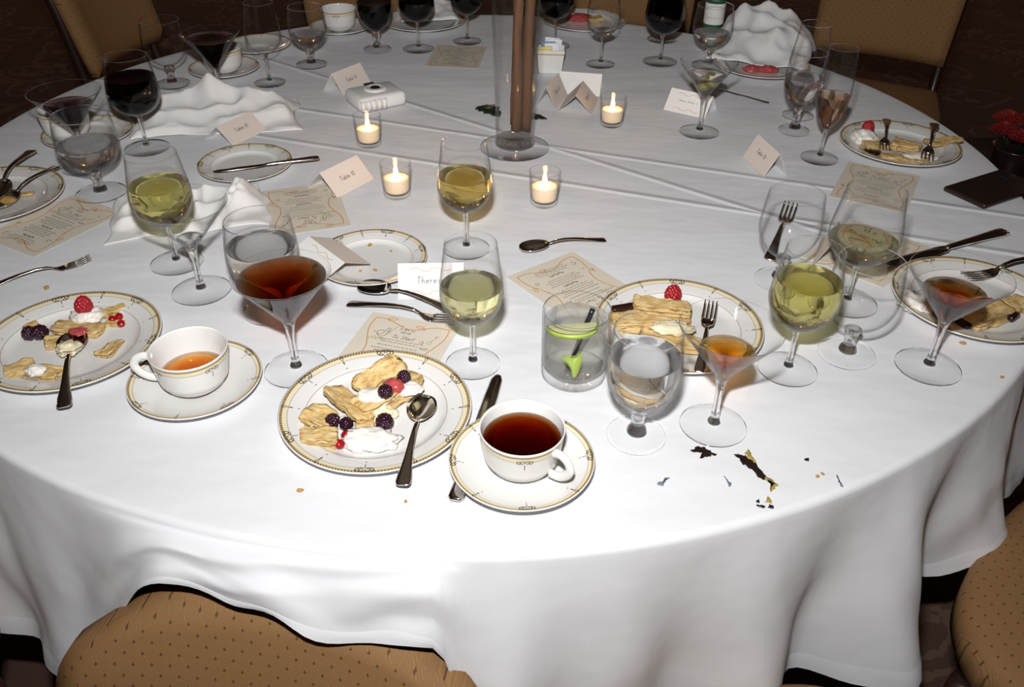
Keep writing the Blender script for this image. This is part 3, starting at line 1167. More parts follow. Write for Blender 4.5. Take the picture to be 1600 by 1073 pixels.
def fork(label, a, b, group=None, name='dessert_fork'):
    t = thing(name, label, 'fork', (0, 0, 0), 0, group)
    if 'f' not in CUT:
        h = strip('handle', [(0.36, 0.014, 0.040, 0.022), (0.42, 0.015, 0.062, 0.022), (0.52, 0.018, 0.072, 0.02), (0.66, 0.023, 0.060, 0.017), (0.80, 0.034, 0.038, 0.015), (0.90, 0.047, 0.019, 0.014), (0.965, 0.052, 0.010, 0.014), (0.99, 0.046, 0.007, 0.013), (1.0, 0.034, 0.006, 0.010)], M['silver'], t)
        g = strip('fork_head', [(0.375, 0.014, 0.042, 0.02), (0.345, 0.028, 0.028, 0.018), (0.31, 0.052, 0.016, 0.014), (0.27, 0.062, 0.012, 0.013), (0.225, 0.063, 0.014, 0.013)], M['silver'], t)
        tm = None
        tines = []
        for k in range(4):
            y = (k - 1.5) * 0.036
            q = strip('tine', [(0.235, 0.011, 0.014, 0.013), (0.15, 0.010, 0.024, 0.012), (0.06, 0.009, 0.046, 0.010), (0.0, 0.005, 0.066, 0.006)], M['silver'], t, 6)
            q.location = (0, y, 0)
            tines.append(q)
        for q in tines[1:]:
            q.data = tines[0].data
        CUT['f'] = (h.data, g.data, tines[0].data)
    else:
        link('handle', CUT['f'][0], t)
        link('fork_head', CUT['f'][1], t)
        for k in range(4):
            link('tine', CUT['f'][2], t, (0, (k - 1.5) * 0.036, 0))
    aim(t, a, b)
    return t


def knife(label, a, b, group=None, name='table_knife'):
    t = thing(name, label, 'knife', (0, 0, 0), 0, group)
    if 'k' not in CUT:
        bl = strip('blade', [(0.0, 0.006, 0.010, 0.004), (0.012, 0.020, 0.010, 0.005), (0.05, 0.033, 0.010, 0.006), (0.2, 0.040, 0.010, 0.007), (0.40, 0.038, 0.010, 0.008), (0.46, 0.034, 0.011, 0.010), (0.49, 0.020, 0.012, 0.014)], M['silver'], t, 8)
        h = strip('handle', [(0.475, 0.016, 0.0125, 0.018), (0.50, 0.020, 0.013, 0.022), (0.60, 0.023, 0.014, 0.025), (0.80, 0.032, 0.014, 0.026), (0.93, 0.041, 0.014, 0.026), (0.98, 0.041, 0.014, 0.024), (1.0, 0.026, 0.014, 0.014)], M['silver'], t)
        CUT['k'] = (bl.data, h.data)
    else:
        for nm, me in zip(('blade', 'handle'), CUT['k']):
            link(nm, me, t)
    aim(t, a, b)
    return t


# ================================================================= PAPER
def tent_card(label, spec, lines=None, back_lines=None, group="folded place cards", front="card", back="card_white", red=False, z=0.0):
    """a card folded in half and stood up like a tent; spec = ridge x, y, direction, height, spread, width"""
    x, y, ang, hz, sp, w = spec
    t = thing("place_card", label, "card", (x, y, TZ + 0.0008 + z), ang, group)
    th = 0.0005
    hw = w / 2

    def leaf(nm, s, mo, mi):
        # outer face towards -y for s = -1
        v = [(-hw, 0, hz), (hw, 0, hz), (hw, s * sp, 0), (-hw, s * sp, 0)]
        n_ = Vector((0, -s * hz, -sp)).normalized() * th
        vi = [(a, b + n_.y * 1, max(0, c + n_.z)) for a, b, c in v]
        f = [[0, 3, 2, 1], [4, 5, 6, 7], [0, 1, 5, 4], [1, 2, 6, 5], [2, 3, 7, 6], [3, 0, 4, 7]]
        return recalc(mk(nm, v + vi, f, [M[mo], M[mi]], t, [0, 1, 1, 1, 1, 1], None, False))
    leaf('front_leaf', -1, front, back)
    leaf('back_leaf', 1, front if back_lines is None else back, back)
    L = hypot(hz, sp)

    def fn(u, v):
        q = v / L
        return (u, -sp * (1 - q) - 0.0004 * hz / L, hz * q + 0.0004 * sp / L + 0.0002)
    if lines:
        ribbons('lettering', lines, 0.0009, fn, M['ink'], t)
    if red:
        ribbons('flourish_print', flourish(-0.032, L * 0.82, 0.064, 0.003) + flourish(-0.032, L * 0.17, 0.064, 0.003), 0.0008, fn, M['pink' if red == 1 else 'orange'], t)
    return t


def wave_border(w, h):
    """the wandering hand-drawn border of the menu: four sides with loops"""
    st = []
    for (x0, y0, x1, y1, loops) in ((-w, h, w, h, (0.22, 0.62)), (w, h, w, -h, (0.7,)), (w, -h, -w, -h, (0.4,)), (-w, -h, -w, h, (0.35, 0.3))):
        dx, dy = x1 - x0, y1 - y0
        L = hypot(dx, dy)
        tx, ty = dx / L, dy / L
        nx, ny = -ty, tx
        pts = []
        n = 64
        for i in range(n + 1):
            s = i / n
            off = -0.010 * sin(pi * s) + 0.005 * sin(3 * pi * s)
            lx, ly = 0.0, 0.0
            for c in loops:
                d = (s - c) / 0.045
                if abs(d) < 1:
                    an = d * pi
                    lx -= 0.010 * sin(an)
                    ly += 0.0045 * (1 + cos(an))
            pts.append((x0 + tx * (s * L + lx) + nx * (off + ly), y0 + ty * (s * L + lx) + ny * (off + ly)))
        st.append(pts)
    return st


MENU = {}


def menu(label, xy, rz, z=0.0, curl=0.0):
    t = thing('menu', label, 'menu', (xy[0], xy[1], TZ + 0.0009 + z), rz, 'paper menus')
    W, H = 0.139, 0.185
    zc = lambda u, v: curl * ((2 * u / W) ** 2) + 0.0
    key = curl
    if key not in MENU:
        N = 10
        vs, fs = [], []
        for j in range(2):
            for i in range(N + 1):
                for k in range(3):
                    u = -W / 2 + W * i / N
                    v = -H / 2 + H * k / 2
                    vs.append((u, v, zc(u, v) + 0.0004 * (1 - j)))
        q = (N + 1) * 3
        for j in range(2):
            for i in range(N):
                for k in range(2):
                    a = j * q + i * 3 + k
                    f = [a, a + 3, a + 4, a + 1]
                    fs.append(f if j == 0 else f[::-1])
        ed = [i * 3 for i in range(N + 1)] + [N * 3 + 1, N * 3 + 2] + [i * 3 + 2 for i in range(N - 1, -1, -1)] + [1]
        for i in range(len(ed)):
            a, b = ed[i], ed[(i + 1) % len(ed)]
            fs.append([a, b, b + q, a + q])
        o = sharp(mk('sheet', vs, fs, M['paper'], t), 0.3)
        fn = lambda u, v: (u, v, zc(u, v) + 0.0007)
        rng = random.Random(5)
        parts = [o]
        parts.append(ribbons('border_print', wave_border(0.058, 0.080), 0.0014, fn, M['orange'], t))
        txt = write('11.04.23', 0.0, 0.060, 0.0042, 0, 0.35, True) + write('MENU', 0.0, 0.0525, 0.0042, 0, 0.35, True) + write('To Start', 0.0, 0.0385, 0.0078, 0.3, 0.10, True)
        y = 0.032
        for block in ((0.033, 0.028), (0.030,), (0.036, 0.030, 0.034, 0.026)):
            for hw in block:
                txt += scribble(rng, -hw, hw, y, 0.0022)
                y -= 0.0056
            y -= 0.003
        # a cursive heading that cannot be read, then more lines
        for (yy, lines) in ((y, (0.033, 0.029, 0.034, 0.028)), (y - 0.036, (0.027, 0.033, 0.030))):
            hx = []
            for i in range(46):
                hx.append((-0.014 + 0.028 * i / 45, yy + 0.001 + 0.0026 * sin(i * 1.15) + 0.0012 * sin(i * 0.37)))
            txt.append(hx)
            y2 = yy - 0.0075
            for hw in lines:
                txt += scribble(rng, -hw, hw, y2, 0.0022)
                y2 -= 0.0056
        parts.append(ribbons('text_print', txt, 0.0008, fn, M['ink'], t))
        # little drawings: tomatoes-on-the-vine style squiggles, bottle, glass, stars
        pk, ol, bk = [], [], []
        for x, y_ in ((-0.046, 0.046), (0.045, 0.058), (-0.012, 0.070), (0.022, 0.070), (0.046, -0.015), (-0.047, -0.040)):
            pk += [[(x - 0.002, y_), (x + 0.002, y_)], [(x, y_ - 0.002), (x, y_ + 0.002)]]
        pk += [arc(0.030, 0.038, 0.003, 0, 330, 8), [(0.0295, 0.044), (0.033, 0.034)]]
        for x0, y0, s in ((-0.024, 0.052, 1), (0.041, 0.044, 1.2)):
            ol += [[(x0, y0), (x0 + 0.004 * s, y0 + 0.009 * s), (x0 + 0.006 * s, y0 + 0.014 * s)], arc(x0 - 0.0005, y0 - 0.003, 0.0028 * s, 0, 340, 10)]
        ol += [arc(-0.046 + 0.005 * i, 0.030 + 0.002 * (i % 2), 0.0026, 0, 320, 8) for i in range(5)]
        bk += [[(-0.040, 0.040), (-0.033, 0.044), (-0.031, 0.052), (-0.029, 0.060), (-0.026, 0.060), (-0.026, 0.050), (-0.028, 0.040), (-0.034, 0.036), (-0.040, 0.040)], arc(-0.036, 0.046, 0.006, 60, 250, 8)]
        bk += [arc(0.038, 0.026, 0.005, 180, 370, 8, 0.003), [(0.032, 0.026), (0.044, 0.027)], arc(0.045, -0.045, 0.0035, 0, 300, 8), arc(-0.045, -0.062, 0.004, 20, 320, 8)]
        parts.append(ribbons('pink_print', pk, 0.0009, fn, M['pink'], t))
        parts.append(ribbons('olive_print', ol, 0.0009, fn, M['olive_ink'], t))
        parts.append(ribbons('drawing_print', bk, 0.0008, fn, M['ink'], t))
        MENU[key] = [(p.name.split('.')[0], p.data) for p in parts]
        for p in parts[1:]:
            p['kind'] = 'stuff'
    else:
        for nm, me in MENU[key]:
            q_ = link(nm, me, t)
            if nm.endswith('_print'):
                q_['kind'] = 'stuff'
    return t


# ================================================================= LINEN
def napkin(label, xy, rz, lx, ly, ridges, seed, base=0.004, rough=0.006, wave=0.02, z0=0.0):
    NU, NV = 70, 56
    verts, faces = [], []
    for i in range(NU + 1):
        for j in range(NV + 1):
            u, v = 2 * i / NU - 1, 2 * j / NV - 1
            x = u * lx / 2 + wave * nz(v * 1.7, seed * 3.1, u * 0.6)
            y = v * ly / 2 + wave * nz(u * 1.7, seed * 7.7, v * 0.6)
            h = base + rough * (nz(x * 14, y * 14, seed) + 0.5 * nz(x * 30, y * 30, seed + 5)) + rough * 1.5 * (0.5 - abs(nz(x * 9 + y * 4, y * 11, seed + 2)) * 1.6)
            for (x0, y0, x1, y1, hh, w) in ridges:
                dx, dy = x1 - x0, y1 - y0
                l2 = dx * dx + dy * dy or 1e-9
                tt = max(0, min(1, ((x - x0) * dx + (y - y0) * dy) / l2))
                d = hypot(x - x0 - dx * tt, y - y0 - dy * tt) + 0.012 * nz(x * 18, y * 18, seed + 9)
                h += hh * (0.55 * math.exp(-(d / w) ** 2) + 0.45 * math.exp(-abs(d) / (w * 0.55)))
            ed = min(1 - abs(u), 1 - abs(v))
            h *= min(1.0, 0.35 + ed * 7)
            verts.append((x, y, max(0.0026, h)))
    for i in range(NU):
        for j in range(NV):
            a = i * (NV + 1) + j
            faces.append([a, a + NV + 1, a + NV + 2, a + 1])
    o = mk('linen_napkin', verts, faces, M['linen'], None)
    o.location = (xy[0], xy[1], TZ + z0)
    o.rotation_euler = (0, 0, rz)
    md = o.modifiers.new('thickness', 'SOLIDIFY')
    md.thickness = 0.0018
    md.offset = -1
    return tag(o, label, 'napkin', 'crumpled linen napkins')


# ================================================================= FOOD
def pastry(label, xy, rz, size, z, seed, mat='pastry', tilt=(0, 0), name='pastry_piece', bumpy=0.0025, cat='pastry', group=None, taper=0.0):
    """a broken piece of layered pastry"""
    bm = bmesh.new()
    bmesh.ops.create_cube(bm, size=1.0)
    bmesh.ops.subdivide_edges(bm, edges=list(bm.edges), cuts=13, use_grid_fill=True)
    sx, sy, sz = size
    for v in bm.verts:
        x, y, zz = v.co
        rr = 1 - 0.10 * (abs(2 * x) ** 4) * (abs(2 * y) ** 4)
        tp = 1 - taper * (x + 0.5)
        p = Vector((x * sx * rr, y * sy * rr * tp, zz * sz))
        e = 0.16 * min(sx, sy)
        p.x += e * nz(p.y * 60 + seed, p.z * 30, seed)
        p.y += e * nz(p.x * 60 + seed, p.z * 30, seed + 4)
        lay = 0.0016 * nz(zz * 40, seed, round(zz * 6) * 7.3)
        p.x += lay * (1 if x > 0 else -1) + 0.0010 * nz(p.y * 260, zz * 90, seed)
        p.y += lay * (1 if y > 0 else -1) + 0.0010 * nz(p.x * 260, zz * 90, seed + 2)
        p.z += bumpy * nz(p.x * 70, p.y * 70, seed + zz * 3) + 0.10 * sz * sin(zz * 24) + 0.0012 * nz(p.x * 190, p.y * 190, seed + 3)
        p.z += 0.004 * nz(p.x * 22, p.y * 22, seed + 8)
        v.co = p
    me = bpy.data.meshes.new(name)
    bm.to_mesh(me)
    bm.free()
    me.materials.append(M[mat])
    me.polygons.foreach_set('use_smooth', [True] * len(me.polygons))
    o = link(name, me)
    o.location = (xy[0], xy[1], TZ + z + sz / 2)
    o.rotation_euler = (tilt[0], tilt[1], rz)
    return tag(o, label, cat, group)


def blob(label, xy, size, z, seed, mat='cream', name='cream_dollop', cat='cream', amp=0.3, freq=2.2, rz=0.0, group=None):
    bm = bmesh.new()
    bmesh.ops.create_icosphere(bm, subdivisions=4, radius=1.0)
    for v in bm.verts:
        p = v.co.copy()
        k = 1 + amp * nz(p.x * freq + seed, p.y * freq, p.z * freq) + amp * 0.45 * nz(p.x * freq * 2.7, p.y * freq * 2.7 + seed, p.z * freq * 2.7)
        p *= k
        if p.z < -0.55:
            p.z = -0.55
        v.co = Vector((p.x * size[0], p.y * size[1], (p.z + 0.55) * size[2]))
    me = bpy.data.meshes.new(name)
    bm.to_mesh(me)
    bm.free()
    me.materials.append(M[mat])
    me.polygons.foreach_set('use_smooth', [True] * len(me.polygons))
    o = link(name, me)
    o.location = (xy[0], xy[1], TZ + z)
    o.rotation_euler = (0, 0, rz)
    return tag(o, label, cat, group)


BERRY = {}


def berry(label, xy, z, r, kind, tilt=(0.3, 0.2), rz=0.0, group=None):
    """raspberry or blackberry: one body covered in round drupelets"""
    nm = 'raspberry' if kind == 'raspberry' else 'blackberry'
    if kind not in BERRY:
        bm = bmesh.new()
        bmesh.ops.create_icosphere(bm, subdivisions=5, radius=1.0)
        n = 62 if kind == 'raspberry' else 40
        cs = []
        for i in range(n):
            zz = 1 - 2 * (i + 0.5) / n
            a = i * 2.399963
            cs.append(Vector((math.sqrt(1 - zz * zz) * cos(a), math.sqrt(1 - zz * zz) * sin(a), zz)))
        rad = math.sqrt(4 / n) * 1.05
        for v in bm.verts:
            p = v.co.normalized()
            d = min((p - c).length for c in cs)
            b = 0.80 + 0.21 * math.sqrt(max(0.0, 1 - (d / rad) ** 2))
            v.co = Vector((p.x * b * (1 - 0.13 * p.z), p.y * b * (1 - 0.13 * p.z), p.z * b * 1.15))
        me = bpy.data.meshes.new(nm)
        bm.to_mesh(me)
        bm.free()
        me.materials.append(M[kind])
        me.polygons.foreach_set('use_smooth', [True] * len(me.polygons))
        BERRY[kind] = me
    o = link(nm, BERRY[kind])
    o.scale = (r, r, r)
    o.location = (xy[0], xy[1], TZ + z + r * 0.95)
    o.rotation_euler = (tilt[0], tilt[1], rz)
    return tag(o, label, 'berry', group)


def currant(label, xy, z, r, mat='currant', name='redcurrant', group=None):
    key = name
    if key not in BERRY:
        bm = bmesh.new()
        bmesh.ops.create_uvsphere(bm, u_segments=20, v_segments=12, radius=1.0)
        for v in bm.verts:
            if v.co.z > 0.93:
                v.co.z = 0.93 - (v.co.z - 0.93) * 0.8
        me = bpy.data.meshes.new(name)
        bm.to_mesh(me)
        bm.free()
        me.materials.append(M[mat])
        me.polygons.foreach_set('use_smooth', [True] * len(me.polygons))
        BERRY[key] = me
    o = link(name, BERRY[key])
    o.scale = (r, r, r * 0.95)
    o.location = (xy[0], xy[1], TZ + z + r * 0.95)
    o.rotation_euler = (0.6, 0.4, 0)
    return tag(o, label, 'berry', group)


def crumb(label, xy, z, r, seed, mat='crumb', group=None):
    o = blob(label, xy, (r, r * 0.7, r * 0.5), z, seed, mat, 'crumb', 'crumb', 0.5, 2.0, seed * 1.3, group)
    return o


def kind_rough(name):
    return name.startswith('sauce')


def flat_blot(name, label, cat, outline, mat, h=0.0009, group=None):
    """a thin patch of dried sauce with its own small thickness"""
    pts = crom(outline + [outline[0]], 6)[:-1]
    pts = [(p[0] + 0.0035 * nz(p[0] * 260, p[1] * 260, 1.3), p[1] + 0.0035 * nz(p[0] * 260, p[1] * 260, 7.9)) for p in pts] if kind_rough(name) else pts
    cx = sum(p[0] for p in pts) / len(pts)
    cy = sum(p[1] for p in pts) / len(pts)
    n = len(pts)
    v = [(p[0] - cx, p[1] - cy, 0) for p in pts] + [((p[0] - cx) * 0.8, (p[1] - cy) * 0.8, h) for p in pts] + [(0, 0, h)]
    f = []
    for k in range(n):
        k2 = (k + 1) % n
        f.append([k, k2, n + k2, n + k])
        f.append([n + k, n + k2, 2 * n])
    o = recalc(mk(name, v, f, M[mat]))
    o.location = (cx, cy, TZ + 0.0003)
    return tag(o, label, cat, group)


def votive(label, xy, flame_rot=0.0):
    t = thing('votive_candle', label, 'candle', (xy[0], xy[1], TZ + 0.0006), 0, 'lit votive candles')
    if 'v' not in CUP:
        outer = [(0, 0.0), (0.0225, 0.0), (0.0245, 0.002), (0.0252, 0.006), (0.0262, 0.02), (0.0280, 0.045), (0.0293, 0.0625), (0.0290, 0.0645)]
        inn = [(0.0275, 0.0645), (0.0272, 0.0620), (0.0258, 0.045), (0.0238, 0.014), (0.022, 0.0095), (0, 0.009)]
        cu = lathe('glass_cup', outer + inn, M['thin'], t, 48)
        wx = lathe('wax', [(0, 0.0098), (0.0215, 0.0102), (0.0232, 0.0145), (0.0248, 0.0345), (0.0242, 0.0365), (0.018, 0.0350), (0.008, 0.0342), (0, 0.0342)], M['wax'], t, 40)
        wk = tube('wick', [(0, 0, 0.0338), (0.0005, 0, 0.039), (0.0014, 0, 0.042)], 0.0009, M['wick'], t, 6)
        fl = lathe('flame', crom([(0, 0.0375), (0.0026, 0.0395), (0.0042, 0.0445), (0.0037, 0.0505), (0.0022, 0.0565), (0.0008, 0.0610), (0, 0.0635)], 3), M['flame'], t, 16)
        CUP['v'] = (cu.data, wx.data, wk.data, fl.data)
    else:
        for nm, me in zip(('glass_cup', 'wax', 'wick', 'flame'), CUP['v']):
            link(nm, me, t)
    return t


# ================================================================= PLACES AT THE TABLE
SAU, BREAD, DESS = 0.0862, 0.0914, 0.122

# ---------------- stemware
GW, GG, GM = 'wine glasses', 'water goblets', 'cocktail glasses'
glass('wine_glass', 'wine glass of white wine on the left, right behind a clear cocktail glass', (-0.4795, -0.4518), 'white_wine', 0.140, (1.12, 1.0), GW)
glass('wine_glass', 'wine glass half full of golden wine standing in front of the tall vase', (-0.0084, -0.3924), 'wine', 0.135, (1.06, 1.0), GW, 'gold_wine')
glass('wine_glass', 'wine glass of pale white wine at the front middle, beside the card lettered Theresa', (0.0170, -0.7159), 'white_wine', 0.128, (1.0, 1.0), GW, 'pale_wine')
glass('wine_glass', 'wine glass nearly full of yellow white wine in the right group', (0.4532, -0.7196), 'white_wine', 0.146, (1.08, 1.0), GW)
glass('wine_glass', 'wine glass with little white wine left, behind an empty goblet at the right', (0.5885, -0.5454), 'white_wine', 0.110, (1.22, 1.0), GW, 'pale_wine')
glass('wine_glass', 'wine glass of dark red wine at the left beside the crumpled napkin heap', (-0.6904, 0.0110), 'red_wine', 0.150, (1.2, 1.0), GW)
glass('wine_glass', 'empty wine glass at the rear left, before a small plate', (-0.5311, 0.4166), None, None, (1.0, 1.0), GW)
glass('wine_glass', 'thin-stemmed glass of dark red wine before the far napkin plate', (-0.1937, 0.7022), 'red_wine', 0.150, (1.12, 1.0), GW)
glass('wine_glass', 'dark red wine glass standing on the far menu just left of the vase', (-0.0650, 0.7775), 'red_wine', 0.140, (1.05, 1.0), GW)
glass('wine_glass', 'dark red wine glass behind the sugar packet holder', (0.1772, 0.7466), 'red_wine', 0.150, (1.15, 1.0), GW)
glass('wine_glass', 'wine glass with a last clear sip before the far plate right of the vase', (0.2929, 0.5915), 'water', 0.088, (1.0, 1.0), GW)
glass('wine_glass', 'large glass of very dark red wine, nearer of two in line at the rear', (0.4524, 0.6190), 'red_wine', 0.175, (1.2, 1.0), GW)
glass('wine_glass', 'dark red wine glass hidden behind another, only its foot clear to see', (0.4842, 0.8193), 'red_wine', 0.150, (1.12, 1.0), GW)
glass('wine_glass', 'tall empty wine glass behind the water goblet and rose flute at the right', (0.7187, 0.2423), None, None, (0.95, 1.08), GW)

glass('water_goblet', 'short-stemmed goblet of water on the left menu corner', (-0.7024, -0.2001), 'water', 0.098, (1.14, 1.0), GG)
glass('water_goblet', 'goblet of water behind the dark brown cocktail on the left', (-0.2911, -0.5887), 'water', 0.112, (1.08, 1.0), GG)
glass('water_goblet', 'goblet of clear water at the front, right of the lime drink', (0.2280, -0.8606), 'water', 0.124, (0.94, 1.05), GG)
glass('water_goblet', 'empty goblet between two wine glasses in the right group', (0.5470, -0.6804), None, None, (1.02, 1.0), GG)
glass('water_goblet', 'empty goblet with a fork lying behind it, rear of the right group', (0.4985, -0.4825), None, None, (0.98, 1.0), GG)
glass('water_goblet', 'tall goblet of water beside the rose wine flute', (0.6863, 0.1508), 'water', 0.120, (0.86, 1.13), GG)
glass('water_goblet', 'goblet with a little water left, before the far white coffee cup', (-0.4565, 0.5584), 'water', 0.078, (1.0, 0.95), GG)
glass('water_goblet', 'goblet of dark red wine on a thick foot, right of the far white coffee cup', (-0.3039, 0.6919), 'red_wine', 0.125, (0.98, 1.1), GG)
glass('water_goblet', 'goblet of water behind the clear cocktail with an olive', (0.5730, 0.5923), 'water', 0.085, (1.05, 1.0), GG)
glass('water_goblet', 'empty goblet behind the crumpled napkin heap at the left rear', (-0.7640, 0.3985), None, None, (1.05, 1.0), GG)

glass('martini_glass', 'cocktail glass brim full of dark brown drink, front left', (-0.2244, -0.7334), 'cocktail', 0.1470, (1.03, 1.0), GM, 'brown_drink')
glass('martini_glass', 'nearly empty clear cocktail glass before the white wine on the left', (-0.4139, -0.5361), 'spirit', 0.094, (1.06, 0.98), GM, 'clear_drink')
glass('martini_glass', 'cocktail glass with a pool of bright amber drink, front middle right', (0.3284, -0.8398), 'cocktail', 0.118, (1.0, 1.0), GM, 'amber')
glass('martini_glass', 'cocktail glass half full of dark amber drink at the right edge of the group', (0.6521, -0.7094), 'cocktail', 0.123, (1.05, 0.99), GM, 'dark_amber')
mo = glass('martini_glass', 'clear cocktail glass with an olive in it, at the right rear', (0.4749, 0.1369), 'spirit', 0.128, (1.02, 1.02), GM, 'water')
glass('martini_glass', 'cocktail glass of dark drink in front of a cup and saucer at the left rear', (-0.6159, 0.2974), 'cocktail', 0.143, (1.05, 1.0), GM, 'purple')
glass('martini_glass', 'cocktail glass of purple drink at the far left edge of the table', (-0.7776, -0.0850), 'cocktail', 0.128, (1.08, 1.0), GM, 'purple')
glass('champagne_flute', 'tall flute of amber rose wine at the right', (0.7004, 0.0032), 'wine', 0.134, (1, 1), 'champagne flutes', 'rose')

# olive on a small pale stone inside the rear cocktail
ol = currant('green olive at the bottom of the clear cocktail at the right rear', (mo.location.x - 0.004, mo.location.y - 0.002), 0.098, 0.0105, 'olive', 'cocktail_olive')
currant('second olive resting in the clear cocktail at the right rear, further back', (mo.location.x + 0.011, mo.location.y + 0.012), 0.108, 0.0095, 'olive', 'cocktail_olive')

# ---------------- tumbler of lime drink
tx, ty = (0.1558, -0.7343)
tm = thing('lime_tumbler', 'straight tumbler of pale lime drink at the front middle', 'tumbler', (tx, ty, TZ + 0.0006))
to = [(0, 0), (0.0425, 0), (0.0440, 0.002), (0.0447, 0.012), (0.0452, 0.045), (0.0458, 0.098), (0.0455, 0.105)]
ti = [(0.0440, 0.105), (0.0436, 0.098), (0.0430, 0.045), (0.0420, 0.020), (0.038, 0.0135), (0, 0.0125)]
lathe('tumbler_wall', to + ti, M['thin'], tm, 56)
lathe('tumbler_base', [(0, 0.0008), (0.0418, 0.0008), (0.0432, 0.003), (0.0430, 0.011), (0.036, 0.0122), (0, 0.0118)], M['vase'], tm, 48)
sharp(lathe('lime_drink', [(0, 0.0130), (0.037, 0.0142), (0.0415, 0.0205), (0.0426, 0.045), (0.0431, 0.088), (0.0415, 0.0872), (0, 0.0868)], M['lime_soda'], tm, 48), 1.2)
bk = tube('black_straw', crom([(tx - 0.008, ty - 0.012, TZ + 0.020), (tx + 0.008, ty + 0.0, TZ + 0.065), (tx + 0.021, ty + 0.008, TZ + 0.101)], 4), 0.0036, M['black_plastic'], None, 12)
tag(bk, 'short black straw leaning in the lime drink', 'straw')


def lime_slice(label, loc, r, th, rot):
    t = thing('lime_wedge', label, 'lime', loc)
    n = 20
    pr = [(r * cos(pi * i / n), r * sin(pi * i / n)) for i in range(n + 1)]
    v = [(x, -th / 2, y) for x, y in pr] + [(x, th / 2, y) for x, y in pr]
    m_ = n + 1
    f = [[i, i + 1, m_ + i + 1, m_ + i] for i in range(n)]
    rind = mk('rind', v, f, M['lime'], t)
    md = rind.modifiers.new('skin', 'SOLIDIFY')
    md.thickness = 0.002
    v2 = [(x * 0.97, -th / 2, y * 0.97) for x, y in pr] + [(x * 0.97, th / 2, y * 0.97) for x, y in pr]
    f2 = [list(range(m_))[::-1], [m_ + i for i in range(m_)], [0, m_, 2 * m_ - 1, m_ - 1]]
    recalc(mk('flesh', v2, f2, M['lime_flesh'], t, None, None, False))
    t.rotation_euler = rot
    return t


lime_slice('pale lime wedge floating at the top of the lime drink', (tx - 0.006, ty - 0.006, TZ + 0.0830), 0.033, 0.006, (radians(80), 0.0, 0.15))
gl = flat_blot('lime_peel', 'bright green strip of lime peel sunk in the lime drink', 'lime', [(-0.014, 0.010), (0.004, 0.008), (0.014, 0.012), (0.013, -0.002), (0.007, -0.018), (0.002, -0.020), (-0.001, -0.008), (-0.007, 0.001)], 'lime', 0.003)
gl.location = (tx - 0.004, ty - 0.030, TZ + 0.040)
gl.rotation_euler = (radians(62), 0, 0.1)

# ---------------- vase with branches
vx, vy = (0.0711, 0.0388)
vz = thing('tall_vase', 'tall clear glass trumpet vase in the middle of the table', 'vase', (vx, vy, TZ + 0.0006))
lathe('vase_foot', [(0, 0), (0.072, 0), (0.0730, 0.0015), (0.072, 0.0032), (0.05, 0.0050), (0.040, 0.0085), (0, 0.0085)], [M['vase'], M['solid']], vz, 64, [0, 1, 1, 0, 0, 0])
sharp(lathe('vase_collar', [(0, 0.0085), (0.036, 0.0085), (0.0405, 0.012), (0.0410, 0.018), (0.0380, 0.023), (0.030, 0.026), (0, 0.027)], M['solid'], vz, 56), 0.9)
vo = crom([(0.0375, 0.0235), (0.0395, 0.04), (0.0412, 0.10), (0.0440, 0.20), (0.0485, 0.30), (0.056, 0.42), (0.068, 0.53), (0.085, 0.60)], 4)
vi = inner_of(vo, 0.0032)
lathe('vase_wall', vo + [(0.0845, 0.6025), (0.0825, 0.6025)] + vi[::-1] + [(0, 0.036)], M['vase'], vz, 64)
rng = random.Random(3)
for i, (bx, by, txx, tyy, r0, lab) in enumerate(((0.002, -0.012, 0.008, -0.026, 0.0100, 'thick brown branch standing in the vase, nearest the camera'), (0.022, 0.000, 0.032, 0.010, 0.0110, 'thick brown branch standing in the vase, right-hand one'), (-0.002, 0.020, 0.004, 0.030, 0.008, 'slimmer brown branch standing at the back of the vase'))):
    pth = []
    for k in range(16):
        s = k / 15
        pth.append((vx + bx + (txx - bx) * s * 1.6 + 0.004 * nz(s * 6, i * 3.0), vy + by + (tyy - by) * s * 1.6 + 0.004 * nz(s * 6, i * 5.0 + 9), TZ + 0.044 + s * 0.75))
    b = tube('branch', crom(pth, 2), [r0 * (1 - 0.35 * k / 30) * (1 + 0.12 * nz(k * 0.8, i * 7.0)) for k in range(31)], M['bark'], None, 10)
    tag(b, lab, 'branch', 'branches in the vase')


def leaf(label, p, ang, L, W):
    v, f = [], []
    n = 9
    for i in range(n + 1):
        s = i / n
        w = W * sin(pi * min(1, s * 0.97 + 0.03)) ** 0.7 * (1 + 0.22 * ((i % 2) * 2 - 1) * (1 if 0 < i < n else 0))
        for j in (-1, 0, 1):
            v.append((s * L, j * w / 2, 0.003 + 0.008 * sin(pi * s) - 0.003 * (1 - abs(j)) ))
    for i in range(n):
        for j in range(2):
            a = i * 3 + j
            f.append([a, a + 3, a + 4, a + 1])
    o = mk('fallen_leaf', v, f, M['leaf'])
    o.location = (p[0], p[1], TZ + 0.001)
    o.rotation_euler = (0, 0, ang)
    md = o.modifiers.new('thick', 'SOLIDIFY')
    md.thickness = 0.0008
    tag(o, label, 'leaf', 'fallen leaves')


leaf('dark green leaf on the cloth at the left of the vase', (0.0355, 0.2117), 2.3678, 0.075, 0.045)
leaf('dark green leaf tip showing at the right of the vase', (0.0818, 0.1862), 0.1891, 0.062, 0.030)

# ---------------- votive candles
votive('lit votive candle in a glass, before the white camera', (-0.2350, 0.0458))
votive('lit votive candle in a glass, right of the large white Table 10 card', (-0.1484, -0.1916))
votive('lit votive candle in a glass, in front of the vase foot on its right', (0.1271, -0.2185))
votive('lit votive candle in a glass, right of the three place cards', (0.2857, 0.1742))

